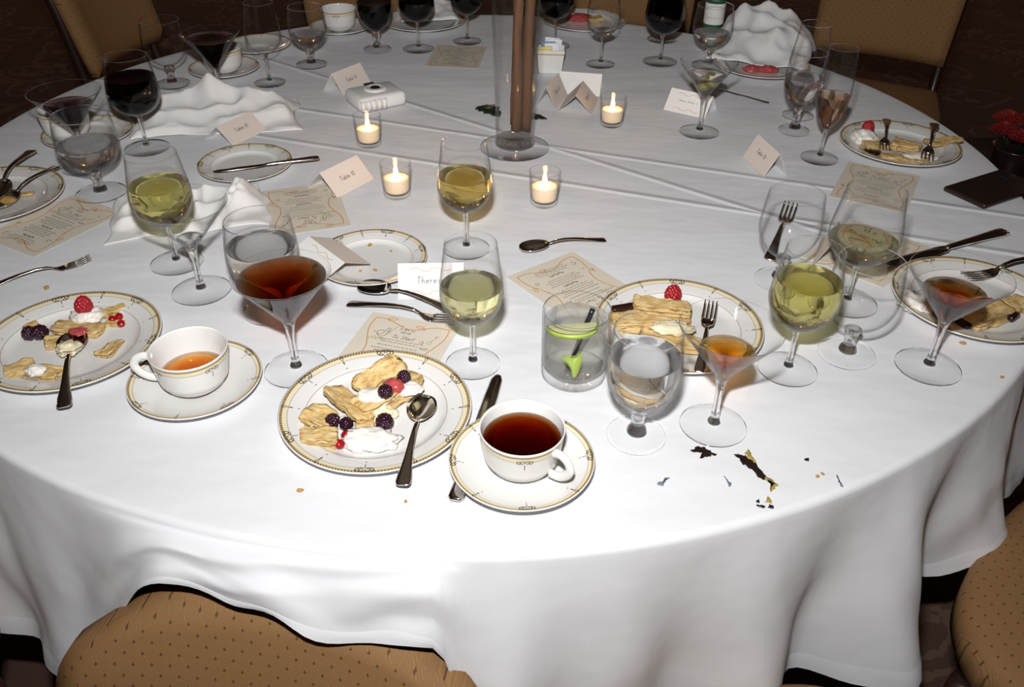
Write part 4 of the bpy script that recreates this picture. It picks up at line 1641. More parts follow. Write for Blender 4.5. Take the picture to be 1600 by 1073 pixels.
# ---------------- plates, saucers, cups
plate('dessert_plate', 'dessert plate with half-eaten layered pastry and a spoon, front middle left', (-0.1011, -0.8317), DESS, 'plate', 6, 1.5908, 0, 'gold-rimmed dessert plates')
plate('dessert_plate', 'dessert plate with pastry scraps and raspberry at the left edge', (-0.5484, -0.6912), DESS, 'plate', 6, 1.0411, 0, 'gold-rimmed dessert plates')
plate('dessert_plate', 'dessert plate with an uneaten pastry behind the front water goblet', (0.3131, -0.6332), DESS, 'plate', 6, 1.4398, 0, 'gold-rimmed dessert plates')
plate('dessert_plate', 'dessert plate with two forks and broken pastry at the right rear edge of the table', (0.8804, 0.0527), DESS, 'plate', 6, 1.0771, 0, 'gold-rimmed dessert plates')
plate('dessert_plate', 'dessert plate with pastry behind the dark amber cocktail at the right edge', (0.7799, -0.5511), DESS, 'plate', 6, -1.3142, 0, 'gold-rimmed dessert plates')
plate('dessert_plate', 'dessert plate with two spoons and smears at the far left edge', (-0.8792, -0.2446), DESS, 'plate', 6, 0.3, 0, 'gold-rimmed dessert plates')
plate('dessert_plate', 'far dessert plate holding a small crumpled napkin, left of the vase', (-0.1995, 0.9293), DESS, 'plate', 6, 0.2, 0, 'gold-rimmed dessert plates')
plate('dessert_plate', 'dessert plate with scraps at the far side, right of the vase', (0.2717, 0.9511), DESS, 'plate', 6, 0.2, 0, 'gold-rimmed dessert plates')
plate('dessert_plate', 'dessert plate under the crumpled white napkin at the right rear', (0.7067, 0.5676), DESS, 'plate', 6, 0.5, 0, 'gold-rimmed dessert plates')
plate('bread_plate', 'bread plate with a few crumbs behind the crossed spoon and fork', (-0.1609, -0.4470), BREAD, 'plate', 6, 1.3801, 0, 'gold-rimmed bread plates')
plate('bread_plate', 'bread plate with a knife lying across it', (-0.4607, -0.0842), BREAD, 'plate', 6, 2.2488, 0, 'gold-rimmed bread plates')
plate('bread_plate', 'bread plate under the coffee cup at the far left edge', (-0.8307, 0.0612), BREAD, 'plate', 6, 0.0, 0, 'gold-rimmed bread plates')
plate('saucer', 'saucer under the cup of black coffee at the front middle, with a knife beneath it', (0.0841, -0.9268), SAU, 'saucer', 4, 0.0747, 0.0036, 'gold-rimmed saucers')
plate('saucer', 'saucer under the cup of brown tea at the front left', (-0.3470, -0.7774), SAU, 'saucer', 4, 0.7924, 0, 'gold-rimmed saucers')
plate('saucer', 'saucer under the coffee cup behind a dark cocktail at the left rear', (-0.6592, 0.4823), SAU, 'saucer', 4, 0.4, 0, 'gold-rimmed saucers')
plate('saucer', 'saucer under the white coffee cup at the far side', (-0.4317, 0.8530), SAU, 'saucer', 4, 0.1, 0, 'gold-rimmed saucers')
plate('saucer', 'empty saucer behind the empty wine glass at the left rear', (-0.6217, 0.6753), SAU, 'saucer', 4, 0.9, 0, 'gold-rimmed saucers')
CG = 'gold-banded coffee cups'
cup('white cup half full of black coffee at the front middle, handle towards the camera', (0.0841, -0.9268), -0.7259, 0.0080, 'coffee', 0.045, None, CG)
cup('white cup with a little brown tea left, handle to the left, front left', (-0.3470, -0.7774), -3.0147, 0.0044, 'tea', 0.0255, None, CG)
cup('white cup behind the goblet and purple cocktail at the far left', (-0.8650, 0.0495), 2.7279, 0.0050, 'coffee', 0.03, None, CG)
cup('white cup on a saucer behind a dark cocktail at the left rear', (-0.6592, 0.4823), 2.4547, 0.0044, 'coffee', 0.03, None, CG)
cup('white cup on a saucer at the far side, between two goblets', (-0.4317, 0.8530), 2.4, 0.0044, 'coffee', 0.02, None, CG)

# ---------------- cutlery
knife('table knife under the front coffee saucer, only the blade tip and handle end showing', (*(0.0532, -0.7431), .0012), (*(0.0083, -0.9800), .0012), 'table knives')
knife('knife lying across the bread plate at the left', (*(-0.5101, -0.1336), .0150), (*(-0.3179, -0.0627), .0150), 'table knives')
knife('knife with its blade on the dessert plate at the right edge, handle pointing away', (*(0.6760, -0.4593), .0150), (*(0.9411, -0.3124), .0010), 'table knives')
knife('small knife lying on the cloth behind the clear olive cocktail', (*(0.5680, 0.4122), .0012), (*(0.6693, 0.3152), .0012), 'table knives', 'butter_knife')
spoon('spoon resting on the front dessert plate, handle over the rim towards the camera', (*(-0.0412, -0.8052), .0062), (*(-0.0523, -0.9686), .0150), 'teaspoons')
spoon('spoon with a lump of cream on the left dessert plate', (*(-0.5513, -0.6733), .0062), (*(-0.4951, -0.8388), .0150), 'teaspoons')
spoon('spoon lying alone on the cloth above the menu in the middle', (*(0.0809, -0.4057), .0012), (*(0.2302, -0.3575), .0012), 'teaspoons')
spoon('spoon lying crossed over a fork beside the Theresa card', (*(-0.1690, -0.5270), .0012), (*(-0.0138, -0.6024), .0125), 'teaspoons')
spoon('spoon on the far left plate, rear one of the two', (*(-0.8705, -0.2710), .0062), (*(-0.8944, -0.0525), .0190), 'teaspoons')
spoon('spoon on the far left plate, front one of the two', (*(-0.8481, -0.2931), .0062), (*(-0.8122, -0.1238), .0190), 'teaspoons')
fork('fork lying crossed under a spoon beside the Theresa card', (*(-0.0031, -0.6182), .0012), (*(-0.1812, -0.5695), .0012), 'dessert forks')
fork('fork lying on the cloth at the left edge above the dessert plate', (*(-0.6183, -0.4532), .0012), (*(-0.7493, -0.5392), .0012), 'dessert forks')
fork('fork seen through the amber cocktail glass, resting on the pastry plate', (*(0.3642, -0.6007), .0260), (*(0.3235, -0.7519), .0175), 'dessert forks')
fork('fork lying behind the empty goblet of the right group', (*(0.5811, -0.2296), .0012), (*(0.4986, -0.4206), .0012), 'dessert forks')
fork('fork on the right rear dessert plate, left-hand of its two forks', (*(0.8220, -0.0143), .0220), (*(0.8826, 0.1500), .0300), 'dessert forks')
fork('fork on the right rear dessert plate, right-hand of its two forks', (*(0.8941, -0.0534), .0160), (*(0.9784, 0.1273), .0300), 'dessert forks')
fork('fork on the plate at the right edge, its handle running out of the picture', (*(0.7877, -0.4957), .0100), (*(0.9667, -0.4221), .0190), 'dessert forks')

# ---------------- place cards
T10 = write('Table 10', 0.0, 0.0245, 0.0085, 0.15, 0.14, True)
T10s = write('Table 10', 0.0, 0.0250, 0.0080, 0.15, 0.14, True)
rc = random.Random(11)
NAME = scribble(rc, -0.022, 0.022, 0.0270, 0.0055)
tent_card('large pale Table 10 card standing by the lit votive and the menu', (-0.2631, -0.1442, 0.9860, 0.0400, 0.0399, 0.1020), T10)
tent_card('Table 10 card behind the bread plate with a knife', (-0.5269, 0.0906, 1.0642, 0.0340, 0.0400, 0.1020), T10)
tent_card('Table 10 card standing behind the white instant camera', (-0.3371, 0.3955, 0.9974, 0.0460, 0.0315, 0.1020), T10s)
tent_card('small tan card standing beside the vase, left of the W-shaped pair', (0.1573, 0.3184, 1.2443, 0.0500, 0.0246, 0.1020), T10s)
tent_card('small tan card with its fold towards the camera, right of the W-shaped pair', (0.2194, 0.2918, 1.3434, 0.0410, 0.0385, 0.1020), T10s)
tent_card('white card standing behind the W-shaped pair of tan cards', (*(0.2288, 0.3929), -0.1780, 0.043, 0.034, 0.102), None, None, 'folded place cards', 'card_white')
tent_card('name card with pink flourishes behind the stem of the olive cocktail', (0.4773, 0.2734, -0.5598, 0.0415, 0.0367, 0.1020), NAME, None, 'folded place cards', 'card_white', 'card_white', 1)
tent_card('Table 10 card turned sideways in front of the rose flute', (0.5785, -0.0367, -1.3724, 0.0470, 0.0246, 0.1020), T10)
tent_card('white card lettered Theresa beside the pale wine glass', (-0.0566, -0.5154, 0.0547, 0.0430, 0.0358, 0.1020), write('Theresa', 0.0, 0.0240, 0.0105, 0.12, 0.14, True), None, 'folded place cards', 'card_white', 'card_white', 2)
tent_card('small card seen end-on between the glasses of the right group', (*(0.6037, -0.4026), -1.9772, 0.046, 0.022, 0.09), None)
tent_card('blush card toppled over the edge of the bread plate', (*(-0.2297, -0.4585), -0.8538, 0.020, 0.046, 0.112), None, True, 'folded place cards', 'card_white', 'card', 2, 0.013)

# ---------------- menus
def menu_at(label, corner, ax, sx, sy, **k):
    """corner = where a known corner of the sheet lies; ax = direction of its text lines"""
    c, s = cos(ax), sin(ax)
    u, v = -sx * 0.0695, -sy * 0.0925
    menu(label, (corner[0] + c * u - s * v, corner[1] + s * u + c * v), ax, **k)


menu_at('menu partly under the front dessert plate, its heading showing', (-0.1393, -0.5897), -0.2817, -1, 1)
menu_at('menu turned sideways at the left edge under the goblet foot', (-0.7202, -0.4392), -0.5017, 1, -1)
menu_at('menu lying upside down between the Table 10 card and the bread plate', (-0.2155, -0.3159), -2.8192, -1, 1)
menu_at('menu lying upside down behind the lime drink', (0.1717, -0.3990), -2.4900, -1, -1)
menu_at('dim menu at the right, in front of the two-fork dessert plate', (0.7573, -0.0114), -0.4943, -1, 1)
menu_at('menu under the knife tip by the right edge plate, mostly hidden', (0.7868, -0.3654), -0.7508, 1, 1)
menu_at('dim menu at the far side left of the vase, under a wine glass foot', (-0.1634, 0.5577), -0.0918, -1, -1)

# ---------------- napkins
napkin('crumpled white napkin heaped at the left rear beside the red wine', (-0.595, 0.172), 0.22, 0.35, 0.185,
       [(-0.13, 0.045, -0.01, 0.055, 0.046, 0.045), (0.0, 0.05, 0.13, 0.02, 0.050, 0.042), (-0.12, -0.03, 0.06, -0.01, 0.028, 0.028), (0.02, -0.05, 0.16, -0.03, 0.018, 0.022), (-0.15, -0.07, -0.02, -0.065, 0.010, 0.016)], 1.0)
napkin('crumpled white napkin under the white wine and clear cocktail on the left', (-0.515, -0.268), 0.30, 0.265, 0.175,
       [(-0.11, -0.03, 0.10, -0.01, 0.014, 0.016), (-0.04, 0.06, 0.09, 0.02, 0.024, 0.024), (0.05, -0.07, 0.11, 0.04, 0.016, 0.015), (-0.09, 0.03, 0.0, -0.07, 0.012, 0.012), (0.0, -0.08, 0.04, 0.08, 0.012, 0.012), (-0.11, 0.02, -0.05, 0.06, 0.010, 0.012)], 4.0)
napkin('crumpled white napkin heaped on the dessert plate at the right rear', (0.7408, 0.7039), -0.3, 0.26, 0.30,
       [(-0.08, 0.06, 0.05, 0.07, 0.085, 0.06), (0.0, 0.02, 0.10, -0.04, 0.05, 0.05), (-0.08, -0.03, 0.02, -0.06, 0.04, 0.05)], 8.0, 0.006, 0.012, 0.02, 0.012)
napkin('small dark-shadowed napkin crumpled on the far plate left of the vase', (-0.1947, 1.0046), 0.2, 0.17, 0.16,
       [(-0.04, 0.0, 0.05, 0.02, 0.035, 0.04)], 12.0, 0.006, 0.010, 0.012, 0.012)

# ---------------- instant camera
ic = thing('instant_camera', 'white plastic instant camera lying on its back by a Table 10 card', 'camera', (*(-0.2521, 0.2821), TZ + 0.0008), 0.5662)
rbox('camera_body', (0.118, 0.094, 0.034), M['white_plastic'], ic, 0.012, 3, (0, 0, 0.018))
for k in range(5):
    v, f = tube_geo([(-0.052 + 0.013 * k, -0.047, 0.007), (-0.052 + 0.013 * k, -0.0490, 0.018), (-0.052 + 0.013 * k, -0.047, 0.029)], 0.0056, 10)
    mk('grip_rib', v, f, M['white_plastic'], ic)
lathe('lens_barrel', [(0, 0.0345), (0.027, 0.0345), (0.027, 0.037), (0.024, 0.0395), (0.016, 0.041), (0.013, 0.0385), (0, 0.0385)], M['white_plastic'], ic, 40, None, (0.002, 0.004, -0.001))
lathe('lens', [(0, 0.038), (0.0125, 0.038), (0.010, 0.0405), (0, 0.0415)], M['black_plastic'], ic, 28, None, (0.002, 0.004, -0.001))
rbox('flash_window', (0.026, 0.016, 0.004), M['black_plastic'], ic, 0.0015, 1, (0.002, 0.036, 0.0355))
rbox('viewfinder', (0.004, 0.014, 0.016), M['black_plastic'], ic, 0.0015, 1, (0.0590, 0.012, 0.019))

# ---------------- phone
px0, py0 = (0.8974, -0.1389)
pang = -1.1109
pa2 = 0.5235
ph = thing('phone', 'dark brown phone lying face down at the right edge of the table', 'phone', (px0 + 0.050 * cos(pang) + 0.085 * cos(pa2), py0 + 0.050 * sin(pang) + 0.085 * sin(pa2), TZ + 0.0008), pa2)
rbox('phone_shell', (0.172, 0.092, 0.0105), M['phone'], ph, 0.0045, 3, (0, 0, 0.0055))
rbox('camera_bump', (0.030, 0.030, 0.003), M['black_plastic'], ph, 0.0012, 2, (0.062, 0.022, 0.0115))

# ---------------- sugar packets
sc_ = thing('sugar_caddy', 'white china caddy with a gold band, right of the vase', 'sugar caddy', (*(0.1604, 0.5301), TZ + 0.0008), -0.06)
v, f, fmi = [], [], []
lv = [(0.026, 0.018, 0.0, 0), (0.028, 0.020, 0.003, 0), (0.0335, 0.0240, 0.048, 1), (0.0342, 0.0246, 0.051, 2), (0.0346, 0.0250, 0.054, 0), (0.0350, 0.0254, 0.060, 0), (0.0320, 0.0224, 0.060, 0), (0.026, 0.018, 0.006, 0)]
for a, b, z, _ in lv:
    v += [(-a, -b, z), (a, -b, z), (a, b, z), (-a, b, z)]
for i in range(len(lv) - 1):
    for k in range(4):
        f.append([i * 4 + k, i * 4 + (k + 1) % 4, i * 4 + 4 + (k + 1) % 4, i * 4 + 4 + k])
        fmi.append({3: 1, 2: 2, 1: 0}.get(i, 0) if i in (2, 3) else 0)
f.append([3, 2, 1, 0])
f.append([28, 29, 30, 31])
fmi += [0, 0]
mk('caddy_dish', v, f, [M['porcelain'], M['cream_band'], M['gold']], sc_, fmi, None, False)
for k, (dx, dy, mt, hh, lab) in enumerate(((-0.012, -0.014, 'packet_yellow', 0.066, 'yellow sweetener packet at the front of the caddy'), (0.004, -0.007, 'packet_white', 0.072, 'white sugar packet behind the yellow one in the caddy'), (-0.008, 0.000, 'packet_blue', 0.074, 'blue sweetener packet in the middle of the caddy'), (0.005, 0.007, 'packet_white', 0.078, 'white sugar packet in the back half of the caddy'), (-0.003, 0.014, 'packet_white', 0.080, 'rearmost white sugar packet in the caddy'))):
    p = rbox('sugar_packet', (0.038, 0.0035, hh - 0.007), M[mt], None, 0.0012, 1, (0, 0, hh / 2 + 0.0035))
    p.location = (sc_.location.x + dx, sc_.location.y + dy, TZ + 0.0012)
    p.rotation_euler = (-0.05, 0.04 * (k - 2), -0.06)
    tag(p, lab, 'packet', 'sugar packets in the caddy')

# green bottle glimpsed behind the far goblet
gb = thing('green_bottle', 'small green bottle behind the water goblet at the right rear', 'bottle', (*(0.6380, 0.8882), TZ + 0.0006))
lathe('bottle_glass', crom([(0, 0), (0.026, 0), (0.028, 0.004), (0.028, 0.10), (0.024, 0.125), (0.013, 0.155), (0.0115, 0.20), (0.013, 0.205), (0.013, 0.212), (0, 0.212)], 3), M['green_glass'], gb, 32)
lathe('bottle_label', [(0.0284, 0.030), (0.0287, 0.032), (0.0287, 0.085), (0.0284, 0.087)], M['card_white'], gb, 32)

# ---------------- red flowers on a low stand beyond the table
sx_, sy_ = 1.50, 0.66
stn = thing('side_table', 'low dark side table beyond the right edge of the table', 'table', (sx_, sy_, 0))
lathe('stand_top', [(0, 0.44), (0.20, 0.44), (0.205, 0.448), (0.20, 0.456), (0, 0.456)], M['chair_wood'], stn, 40)
tube('stand_post', [(0, 0, 0.03), (0, 0, 0.44)], 0.03, M['chair_wood'], stn, 16)
lathe('stand_foot', [(0, 0), (0.15, 0), (0.15, 0.012), (0.04, 0.035), (0, 0.035)], M['chair_wood'], stn, 32)
fp = thing('flower_pot', 'dark pot holding red flowers beyond the right edge of the table', 'pot', (sx_ - 0.06, sy_ - 0.10, 0.457))
lathe('pot', [(0, 0), (0.045, 0), (0.06, 0.09), (0.063, 0.095), (0.058, 0.095), (0.052, 0.08), (0, 0.078)], M['phone'], fp, 32)
rf = random.Random(4)
for k in range(9):
    a = k * 2.4
    rr = 0.022 + 0.055 * math.sqrt(k / 9)
    cx_, cy_, cz_ = sx_ - 0.06 + rr * cos(a), sy_ - 0.10 + rr * sin(a), 0.60 + 0.06 * rf.random() - 0.25 * (rr - 0.02)
    ft = thing('red_flower', 'frilly red flower in the dark pot, ' + ('at the middle of the bunch', 'far side of the bunch', 'near left of the bunch', 'right side of the bunch', 'left side of the bunch', 'near side of the bunch', 'outer right of the bunch', 'outer left of the bunch', 'lowest at the near rim')[k], 'flower', (cx_, cy_, cz_), a, 'red flowers in the dark pot')
    pv, pf = [], []
    for q in range(4):
        n_ = 9 + 2 * q
        r0, r1, z1 = 0.004 + 0.004 * q, 0.014 + 0.0075 * q, 0.028 - 0.0065 * q
        s0 = len(pv)
        for i in range(n_ * 2):
            an = pi * i / n_ + q * 0.4
            wv = 0.88 + 0.14 * (i % 2) + 0.06 * rf.random()
            pv.append((r0 * cos(an), r0 * sin(an), 0.002))
            pv.append((r1 * 0.7 * wv * cos(an), r1 * 0.7 * wv * sin(an), z1 * 0.8))
            pv.append((r1 * wv * cos(an + 0.1), r1 * wv * sin(an + 0.1), z1 + 0.005 * (i % 2)))
        m_ = n_ * 2
        for i in range(m_):
            i2 = (i + 1) % m_
            for b in range(2):
                pf.append([s0 + i * 3 + b, s0 + i2 * 3 + b, s0 + i2 * 3 + b + 1, s0 + i * 3 + b + 1])
    p = mk('petals', pv, pf, M['flower'], ft, None, None, False)
    md = p.modifiers.new('thick', 'SOLIDIFY')
    md.thickness = 0.0008
    dx, dy, dz = sx_ - 0.06 - cx_, sy_ - 0.10 - cy_, 0.53 - cz_
    ca, sa = cos(-a), sin(-a)
    tube('stem', [(0, 0, 0.004), ((dx * ca - dy * sa) * 0.6, (dx * sa + dy * ca) * 0.6, dz)], 0.0025, M['leaf'], ft, 6)

# ================================================================= FOOD
FZ = 0.0062
# front dessert plate
PG = 'pastry pieces on the front dessert plate'
pastry('long block of cream-filled pastry in the centre of the front plate', (-0.0889, -0.8072), 0.7574, (0.100, 0.036, 0.021), FZ, 2, 'pastry', group=PG)
pastry('golden flaky sheet leaning behind the pastry block on the front plate', (-0.1038, -0.7703), 0.8501, (0.076, 0.031, 0.006), FZ + 0.012, 5, 'pastry', (0.45, 0), group=PG)
pastry('pale pastry sheet slanting across the front plate, left of the block', (-0.1352, -0.8259), -0.8020, (0.082, 0.032, 0.007), FZ + 0.008, 9, 'pastry', (-0.25, 0.05), group=PG)
pastry('folded golden pastry end at the left of the front plate', (-0.1695, -0.8508), -0.4435, (0.042, 0.034, 0.015), FZ, 13, 'pastry', group=PG)
pastry('thin layered pastry slice at the lower left of the front plate', (-0.1625, -0.8877), -0.0581, (0.046, 0.026, 0.016), FZ, 17, 'pastry', group=PG)
pastry('small pastry scrap below the block on the front plate', (-0.1105, -0.8642), 0.3, (0.024, 0.016, 0.010), FZ, 21, 'pastry', group=PG)
CGp = 'cream on the front dessert plate'
blob('lumpy whipped cream at the bottom of the front plate', (-0.1020, -0.8867), (0.034, 0.021, 0.010), FZ, 3, 'cream', amp=0.35, freq=3.0)
blob('smooth white cream lying over the pastry block on the front plate', (-0.1034, -0.8195), (0.024, 0.016, 0.007), FZ + 0.015, 6, 'cream', amp=0.25)
blob('yellow custard spilling from the pastry block on the front plate', (-0.0964, -0.8353), (0.022, 0.015, 0.010), FZ, 8, 'custard', 'custard_dollop', amp=0.3)
blob('dab of cream at the right end of the pastry block on the front plate', (-0.0629, -0.8016), (0.018, 0.012, 0.007), FZ + 0.013, 12, 'cream')
blob('dab of cream between the blackberries on the front plate', (-0.1404, -0.8563), (0.013, 0.009, 0.008), FZ, 15, 'cream')
blob('red jellied fruit cube on the pastry block of the front plate', (-0.0806, -0.8030), (0.014, 0.012, 0.010), FZ + 0.016, 7, 'compote', 'fruit_piece', 'fruit', 0.25, 1.6)
BG = 'berries on the front dessert plate'
berry('blackberry at the far right end of the front plate pastry', (-0.0689, -0.7893), FZ + 0.018, 0.0095, 'blackberry')
berry('blackberry in the middle of the front plate pastry', (-0.0888, -0.8228), FZ + 0.019, 0.0100, 'blackberry', (1.2, 0.4))
berry('blackberry by the left pastry end of the front plate', (-0.1512, -0.8590), FZ, 0.0105, 'blackberry')
berry('blackberry beside the dab of cream on the front plate', (-0.1341, -0.8624), FZ, 0.0090, 'blackberry', (1.0, 0.2))
berry('blackberry right of the whipped cream on the front plate', (-0.0858, -0.8603), FZ, 0.0115, 'blackberry', (0.9, 0.8))
currant('redcurrant at the front plate, upper one of two beside the thin slice', (-0.1312, -0.8803), FZ, 0.0062)
currant('redcurrant at the front plate, lower one of two beside the thin slice', (-0.1363, -0.8966), FZ, 0.0062)

# left dessert plate
pastry('pink-stained pastry slab in the middle of the left plate', (-0.5523, -0.6586), -0.0863, (0.070, 0.030, 0.010), FZ, 31)
pastry('pastry flake under the spoon tip on the left plate', (-0.5644, -0.6893), 0.2, (0.044, 0.026, 0.007), FZ, 33)
pastry('wing-shaped golden flake at the right of the left plate', (-0.4894, -0.7015), 1.2503, (0.042, 0.022, 0.006), FZ, 35, taper=0.6)
pastry('golden pastry scrap at the lower left of the left plate', (-0.5895, -0.7592), 0.5, (0.038, 0.028, 0.012), FZ, 37)
pastry('broken pastry with cream at the bottom of the left plate', (-0.5536, -0.7627), -0.1, (0.040, 0.024, 0.010), FZ, 39)
pastry('pale pastry stick behind the cream on the left plate', (-0.5217, -0.6125), 0.7855, (0.040, 0.013, 0.010), FZ, 41)
pastry('small pastry tip behind the dark berries on the left plate', (-0.6218, -0.6553), 0.9, (0.022, 0.016, 0.008), FZ, 43)
blob('whipped cream under the raspberry on the left plate', (-0.5522, -0.6272), (0.024, 0.018, 0.011), FZ, 21, 'cream', amp=0.32, freq=2.8)
blob('cream lump on the bottom pastry of the left plate', (-0.5611, -0.7688), (0.013, 0.010, 0.008), FZ + 0.009, 23, 'cream')
blob('cream and fruit lump filling the spoon on the left plate', (-0.5410, -0.7137), (0.016, 0.015, 0.009), FZ + 0.006, 26, 'custard', 'custard_dollop', amp=0.35)
blob('pink jelly smear on the pastry slab of the left plate', (-0.5451, -0.6728), (0.013, 0.010, 0.004), FZ + 0.0085, 27, 'compote', 'fruit_piece', 'fruit')
berry('red raspberry on the cream of the left plate', (-0.5545, -0.6243), FZ + 0.011, 0.0130, 'raspberry', (-0.15, 0.05))
berry('dark blackberry on the left plate, left one of two', (-0.6134, -0.6775), FZ, 0.0105, 'blackberry')
berry('dark blackberry on the left plate, right one of two', (-0.5981, -0.6772), FZ, 0.0115, 'blackberry', (1.1, 0.2))
for k, (qx, qy) in enumerate(((-0.5137, -0.6334), (-0.5061, -0.6265), (-0.4965, -0.6446))):
    currant('dark redcurrant on the left plate, ' + ('leftmost of three', 'rear one of three', 'front one of three')[k], (qx, qy), FZ, 0.0056)
pastry('pastry crumb under the three redcurrants on the left plate', (-0.5085, -0.6386), 0.1, (0.024, 0.016, 0.004), FZ, 47)

# pastry plate behind the front goblet
pastry('crisp pastry lid across the top of the uneaten dessert behind the goblet', (0.2909, -0.6078), -0.2582, (0.086, 0.026, 0.016), FZ + 0.014, 51)
pastry('broad pastry base of the uneaten dessert behind the goblet', (0.2722, -0.6264), -0.1401, (0.116, 0.046, 0.016), FZ, 53)
pastry('lower pastry sheet of the uneaten dessert near the plate edge', (0.2978, -0.6670), -0.4534, (0.090, 0.036, 0.010), FZ, 55)
blob('yellow custard on the uneaten dessert behind the goblet', (0.3009, -0.6559), (0.030, 0.014, 0.009), FZ + 0.012, 31, 'custard', 'custard_dollop')
berry('red raspberry standing on the uneaten dessert behind the goblet', (0.3164, -0.5562), FZ, 0.0135, 'raspberry', (-0.1, 0.0))
tag(rbox('chocolate_stick', (0.05, 0.013, 0.010), M['chocolate'], None, 0.003, 2), 'dark chocolate stick at the left of the uneaten dessert', 'chocolate')
bpy.data.objects['chocolate_stick'].location = (*(0.2416, -0.6006), TZ + 0.022)
bpy.data.objects['chocolate_stick'].rotation_euler = (0, 0, 0.3064)

# right rear plate
pastry('folded golden pastry corner in the middle of the right rear plate', (0.8881, 0.0346), -0.5, (0.055, 0.040, 0.020), FZ, 61, taper=0.5)
pastry('long brown pastry sheet at the front of the right rear plate', (0.8678, -0.0129), -0.3226, (0.095, 0.026, 0.008), FZ, 63)
pastry('triangular pastry flake hanging over the right of the right rear plate', (0.9778, 0.0595), 0.2047, (0.085, 0.036, 0.007), FZ + 0.010, 65, taper=0.7)
pastry('creamy pastry piece beside the raspberry on the right rear plate', (0.8351, 0.0516), 0.2, (0.060, 0.040, 0.012), FZ, 67)
blob('whipped cream under the raspberry on the right rear plate', (0.8164, 0.0856), (0.026, 0.030, 0.016), FZ, 41, 'cream')
blob('cream smear between the forks on the right rear plate', (0.8953, -0.0056), (0.040, 0.016, 0.007), FZ, 43, 'cream')
berry('red raspberry on the cream of the right rear plate', (0.8246, 0.0965), FZ + 0.016, 0.0125, 'raspberry', (0.3, 0.2))
blob('dark chocolate puddle on the right rear plate', (0.8123, 0.0211), (0.020, 0.016, 0.004), FZ, 45, 'chocolate', 'chocolate_puddle', 'chocolate', 0.2)

# right edge plate
pastry('brown-topped pastry slice on the right edge plate', (0.7812, -0.6001), 0.4629, (0.080, 0.034, 0.018), FZ, 71)
pastry('pastry end at the rim of the right edge plate', (0.8383, -0.5655), 0.5, (0.040, 0.030, 0.014), FZ, 73)
pastry('pale broken pastry under the cocktail on the right edge plate', (0.7623, -0.5413), 0.3, (0.060, 0.040, 0.010), FZ, 75)
blob('white cream at the left of the right edge plate', (0.6889, -0.5602), (0.026, 0.032, 0.010), FZ, 51, 'cream', amp=0.35, freq=2.8)
blob('pink fruit jelly behind the pastry slice on the right edge plate', (0.7907, -0.5630), (0.020, 0.012, 0.010), FZ, 53, 'compote', 'fruit_piece', 'fruit')
for k, (p, q, lab) in enumerate((((1455,470), (1474,500), 'dark chocolate stick under the stem of the dark amber cocktail'), ((1492,496), (1511,508), 'short dark chocolate stick at the rim of the right edge plate'), ((1574,500), (1592,487), 'dark chocolate bean beside the pastry slice of the right edge plate'))):
    pass
for (cx_, cy_), an, L_, lab in (((0.7078, -0.5889), -1.6133, 0.05, 'dark chocolate stick under the stem of the dark amber cocktail'), ((0.7308, -0.6190), -1.0676, 0.034, 'short dark chocolate stick at the rim of the right edge plate'), ((0.8160, -0.6019), 0.6894, 0.024, 'dark chocolate bean beside the pastry slice of the right edge plate')):
    c_ = rbox('chocolate_stick', (L_, 0.012, 0.009), M['chocolate'], None, 0.0035, 2)
    c_.location = (cx_, cy_, TZ + FZ + 0.010)
    c_.rotation_euler = (0, 0, an)
    tag(c_, lab, 'chocolate')

# far plates
blob('small heap of scraps on the far plate right of the vase', (0.2583, 0.9840), (0.035, 0.025, 0.012), FZ, 61, 'compote', 'dessert_scraps', 'dessert')
pastry('pastry scrap on the far plate right of the vase', (0.3051, 0.9724), 0.4, (0.045, 0.03, 0.012), FZ, 81)
blob('red fruit scrap on the plate under the right rear napkin, left one', (0.6769, 0.5348), (0.022, 0.014, 0.010), FZ, 63, 'compote', 'fruit_piece', 'fruit')
blob('red fruit scrap on the plate under the right rear napkin, right one', (0.7154, 0.5313), (0.026, 0.014, 0.010), FZ, 65, 'compote', 'fruit_piece', 'fruit')
blob('brown pastry smear on the far left spoon plate', (-0.8505, -0.2550), (0.020, 0.013, 0.006), FZ + 0.002, 67, 'crumb', 'dessert_scraps', 'dessert')
pastry('scrap of pink pastry on the far left spoon plate', (-0.8330, -0.2241), 0.4, (0.030, 0.014, 0.004), FZ, 83)

# crumbs
for k, (qx, qy, z, r, lab) in enumerate((
        (*(-0.1707, -0.3959), FZ, 0.0042, 'golden crumb at the back of the crumb-strewn bread plate'),
        (*(-0.1510, -0.4774), FZ, 0.0034, 'golden crumb at the front of the crumb-strewn bread plate'),
        (*(-0.1743, -0.4800), FZ, 0.0026, 'tiny crumb left of the front crumb on the bread plate'),
        (*(-0.1329, -0.4146), FZ, 0.0024, 'tiny crumb at the right of the crumb-strewn bread plate'),
        (*(-0.1722, -0.9640), 0.0004, 0.0036, 'pale crumb on the cloth below the front dessert plate'),
        (*(-0.0482, -0.9790), 0.0004, 0.0022, 'tiny crumb on the cloth left of the knife end'),
        (*(0.7251, -0.6518), 0.0004, 0.0040, 'orange crumb on the cloth below the right edge plate'),
        (*(0.4365, -0.9299), 0.0004, 0.0026, 'yellow crumb near the right table edge, left one'),
        (*(0.4439, -0.9254), 0.0004, 0.0024, 'yellow crumb near the right table edge, right one'),
        (*(0.7457, -0.7314), 0.0004, 0.0030, 'pale crumb at the right table edge'),
        (*(-0.6565, -0.5350), 0.0004, 0.0050, 'reddish crumb between the fork and the left dessert plate'),
        (*(-0.0179, 0.1714), 0.0004, 0.0024, 'tiny dark speck on the cloth left of the vase'))):
    crumb(lab, (qx, qy), z, r, k + 1)

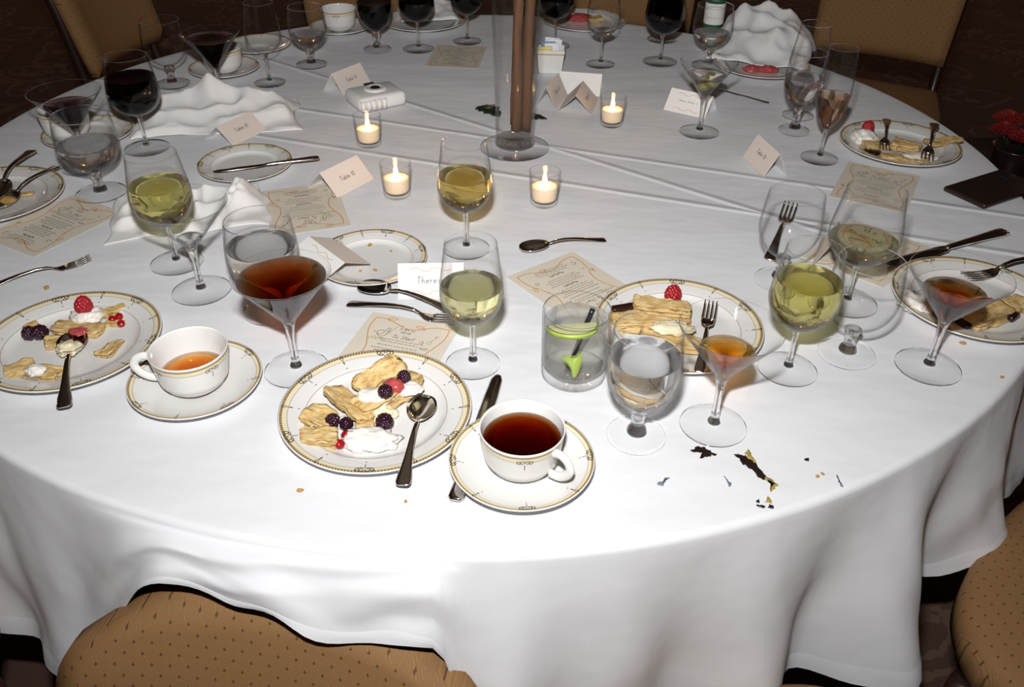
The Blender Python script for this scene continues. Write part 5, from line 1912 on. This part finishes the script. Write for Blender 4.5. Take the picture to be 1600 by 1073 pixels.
# ---------------- sauce stains on the cloth
flat_blot('sauce_streak', 'long dark brown sauce streak at the front right of the cloth', 'stain', [(0.3428, -0.8917), (0.3549, -0.8937), (0.3655, -0.9026), (0.3690, -0.9148), (0.3761, -0.9310), (0.3692, -0.9343), (0.3627, -0.9225), (0.3542, -0.9117), (0.3488, -0.9006)], 'stain')
flat_blot('sauce_streak', 'mustard yellow tail at the lower end of the dark sauce streak', 'stain', [(0.3743, -0.9288), (0.3809, -0.9362), (0.3854, -0.9457), (0.3762, -0.9562), (0.3737, -0.9542), (0.3789, -0.9447), (0.3738, -0.9374)], 'stain_yellow')
flat_blot('sauce_streak', 'mustard yellow smear above the dark sauce streak', 'stain', [(0.3642, -0.8832), (0.3662, -0.8958), (0.3687, -0.9059), (0.3640, -0.9060), (0.3599, -0.8925)], 'stain_yellow')
flat_blot('sauce_blot', 'ragged dark blot in front of the amber cocktail foot', 'stain', [(0.2931, -0.8880), (0.3041, -0.8785), (0.3141, -0.8853), (0.3234, -0.8943), (0.3128, -0.8968), (0.3020, -0.9004), (0.3073, -0.8923), (0.2983, -0.8902)], 'stain')
flat_blot('sauce_blot', 'small mustard yellow spot nearest the front right table edge', 'stain', [(0.3665, -0.9656), (0.3722, -0.9635), (0.3723, -0.9726), (0.3652, -0.9747)], 'stain_yellow')
flat_blot('sauce_blot', 'small dark spot at the side of the yellow spot', 'stain', [(0.3679, -0.9757), (0.3723, -0.9786), (0.3721, -0.9826), (0.3682, -0.9807)], 'stain')
flat_blot('sauce_blot', 'tiny dark dash left of the yellow spot', 'stain', [(0.3537, -0.9699), (0.3596, -0.9668), (0.3580, -0.9708), (0.3538, -0.9729)], 'stain')
flat_blot('sauce_blot', 'tiny dark dash under the yellow spot', 'stain', [(0.3531, -0.9759), (0.3615, -0.9778), (0.3611, -0.9798), (0.3534, -0.9779)], 'stain')
flat_blot('sauce_blot', 'blue grey smudge between the coffee saucer and the dark blot', 'stain', [(0.2431, -0.9461), (0.2491, -0.9407), (0.2593, -0.9331), (0.2507, -0.9460), (0.2486, -0.9502)], 'stain_blue')
flat_blot('sauce_blot', 'thin blue grey dash below the dark blot', 'stain', [(0.3251, -0.9308), (0.3273, -0.9351), (0.3305, -0.9456), (0.3278, -0.9477)], 'stain_blue')
flat_blot('sauce_blot', 'thin blue grey dash near the right table edge', 'stain', [(0.4605, -0.9262), (0.4611, -0.9369), (0.4609, -0.9474), (0.4590, -0.9412)], 'stain_blue')
flat_blot('sauce_blot', 'round dark dot at the right of the stained cloth', 'stain', [(0.4295, -0.8991), (0.4337, -0.8979), (0.4333, -0.9024), (0.4293, -0.9025)], 'stain')
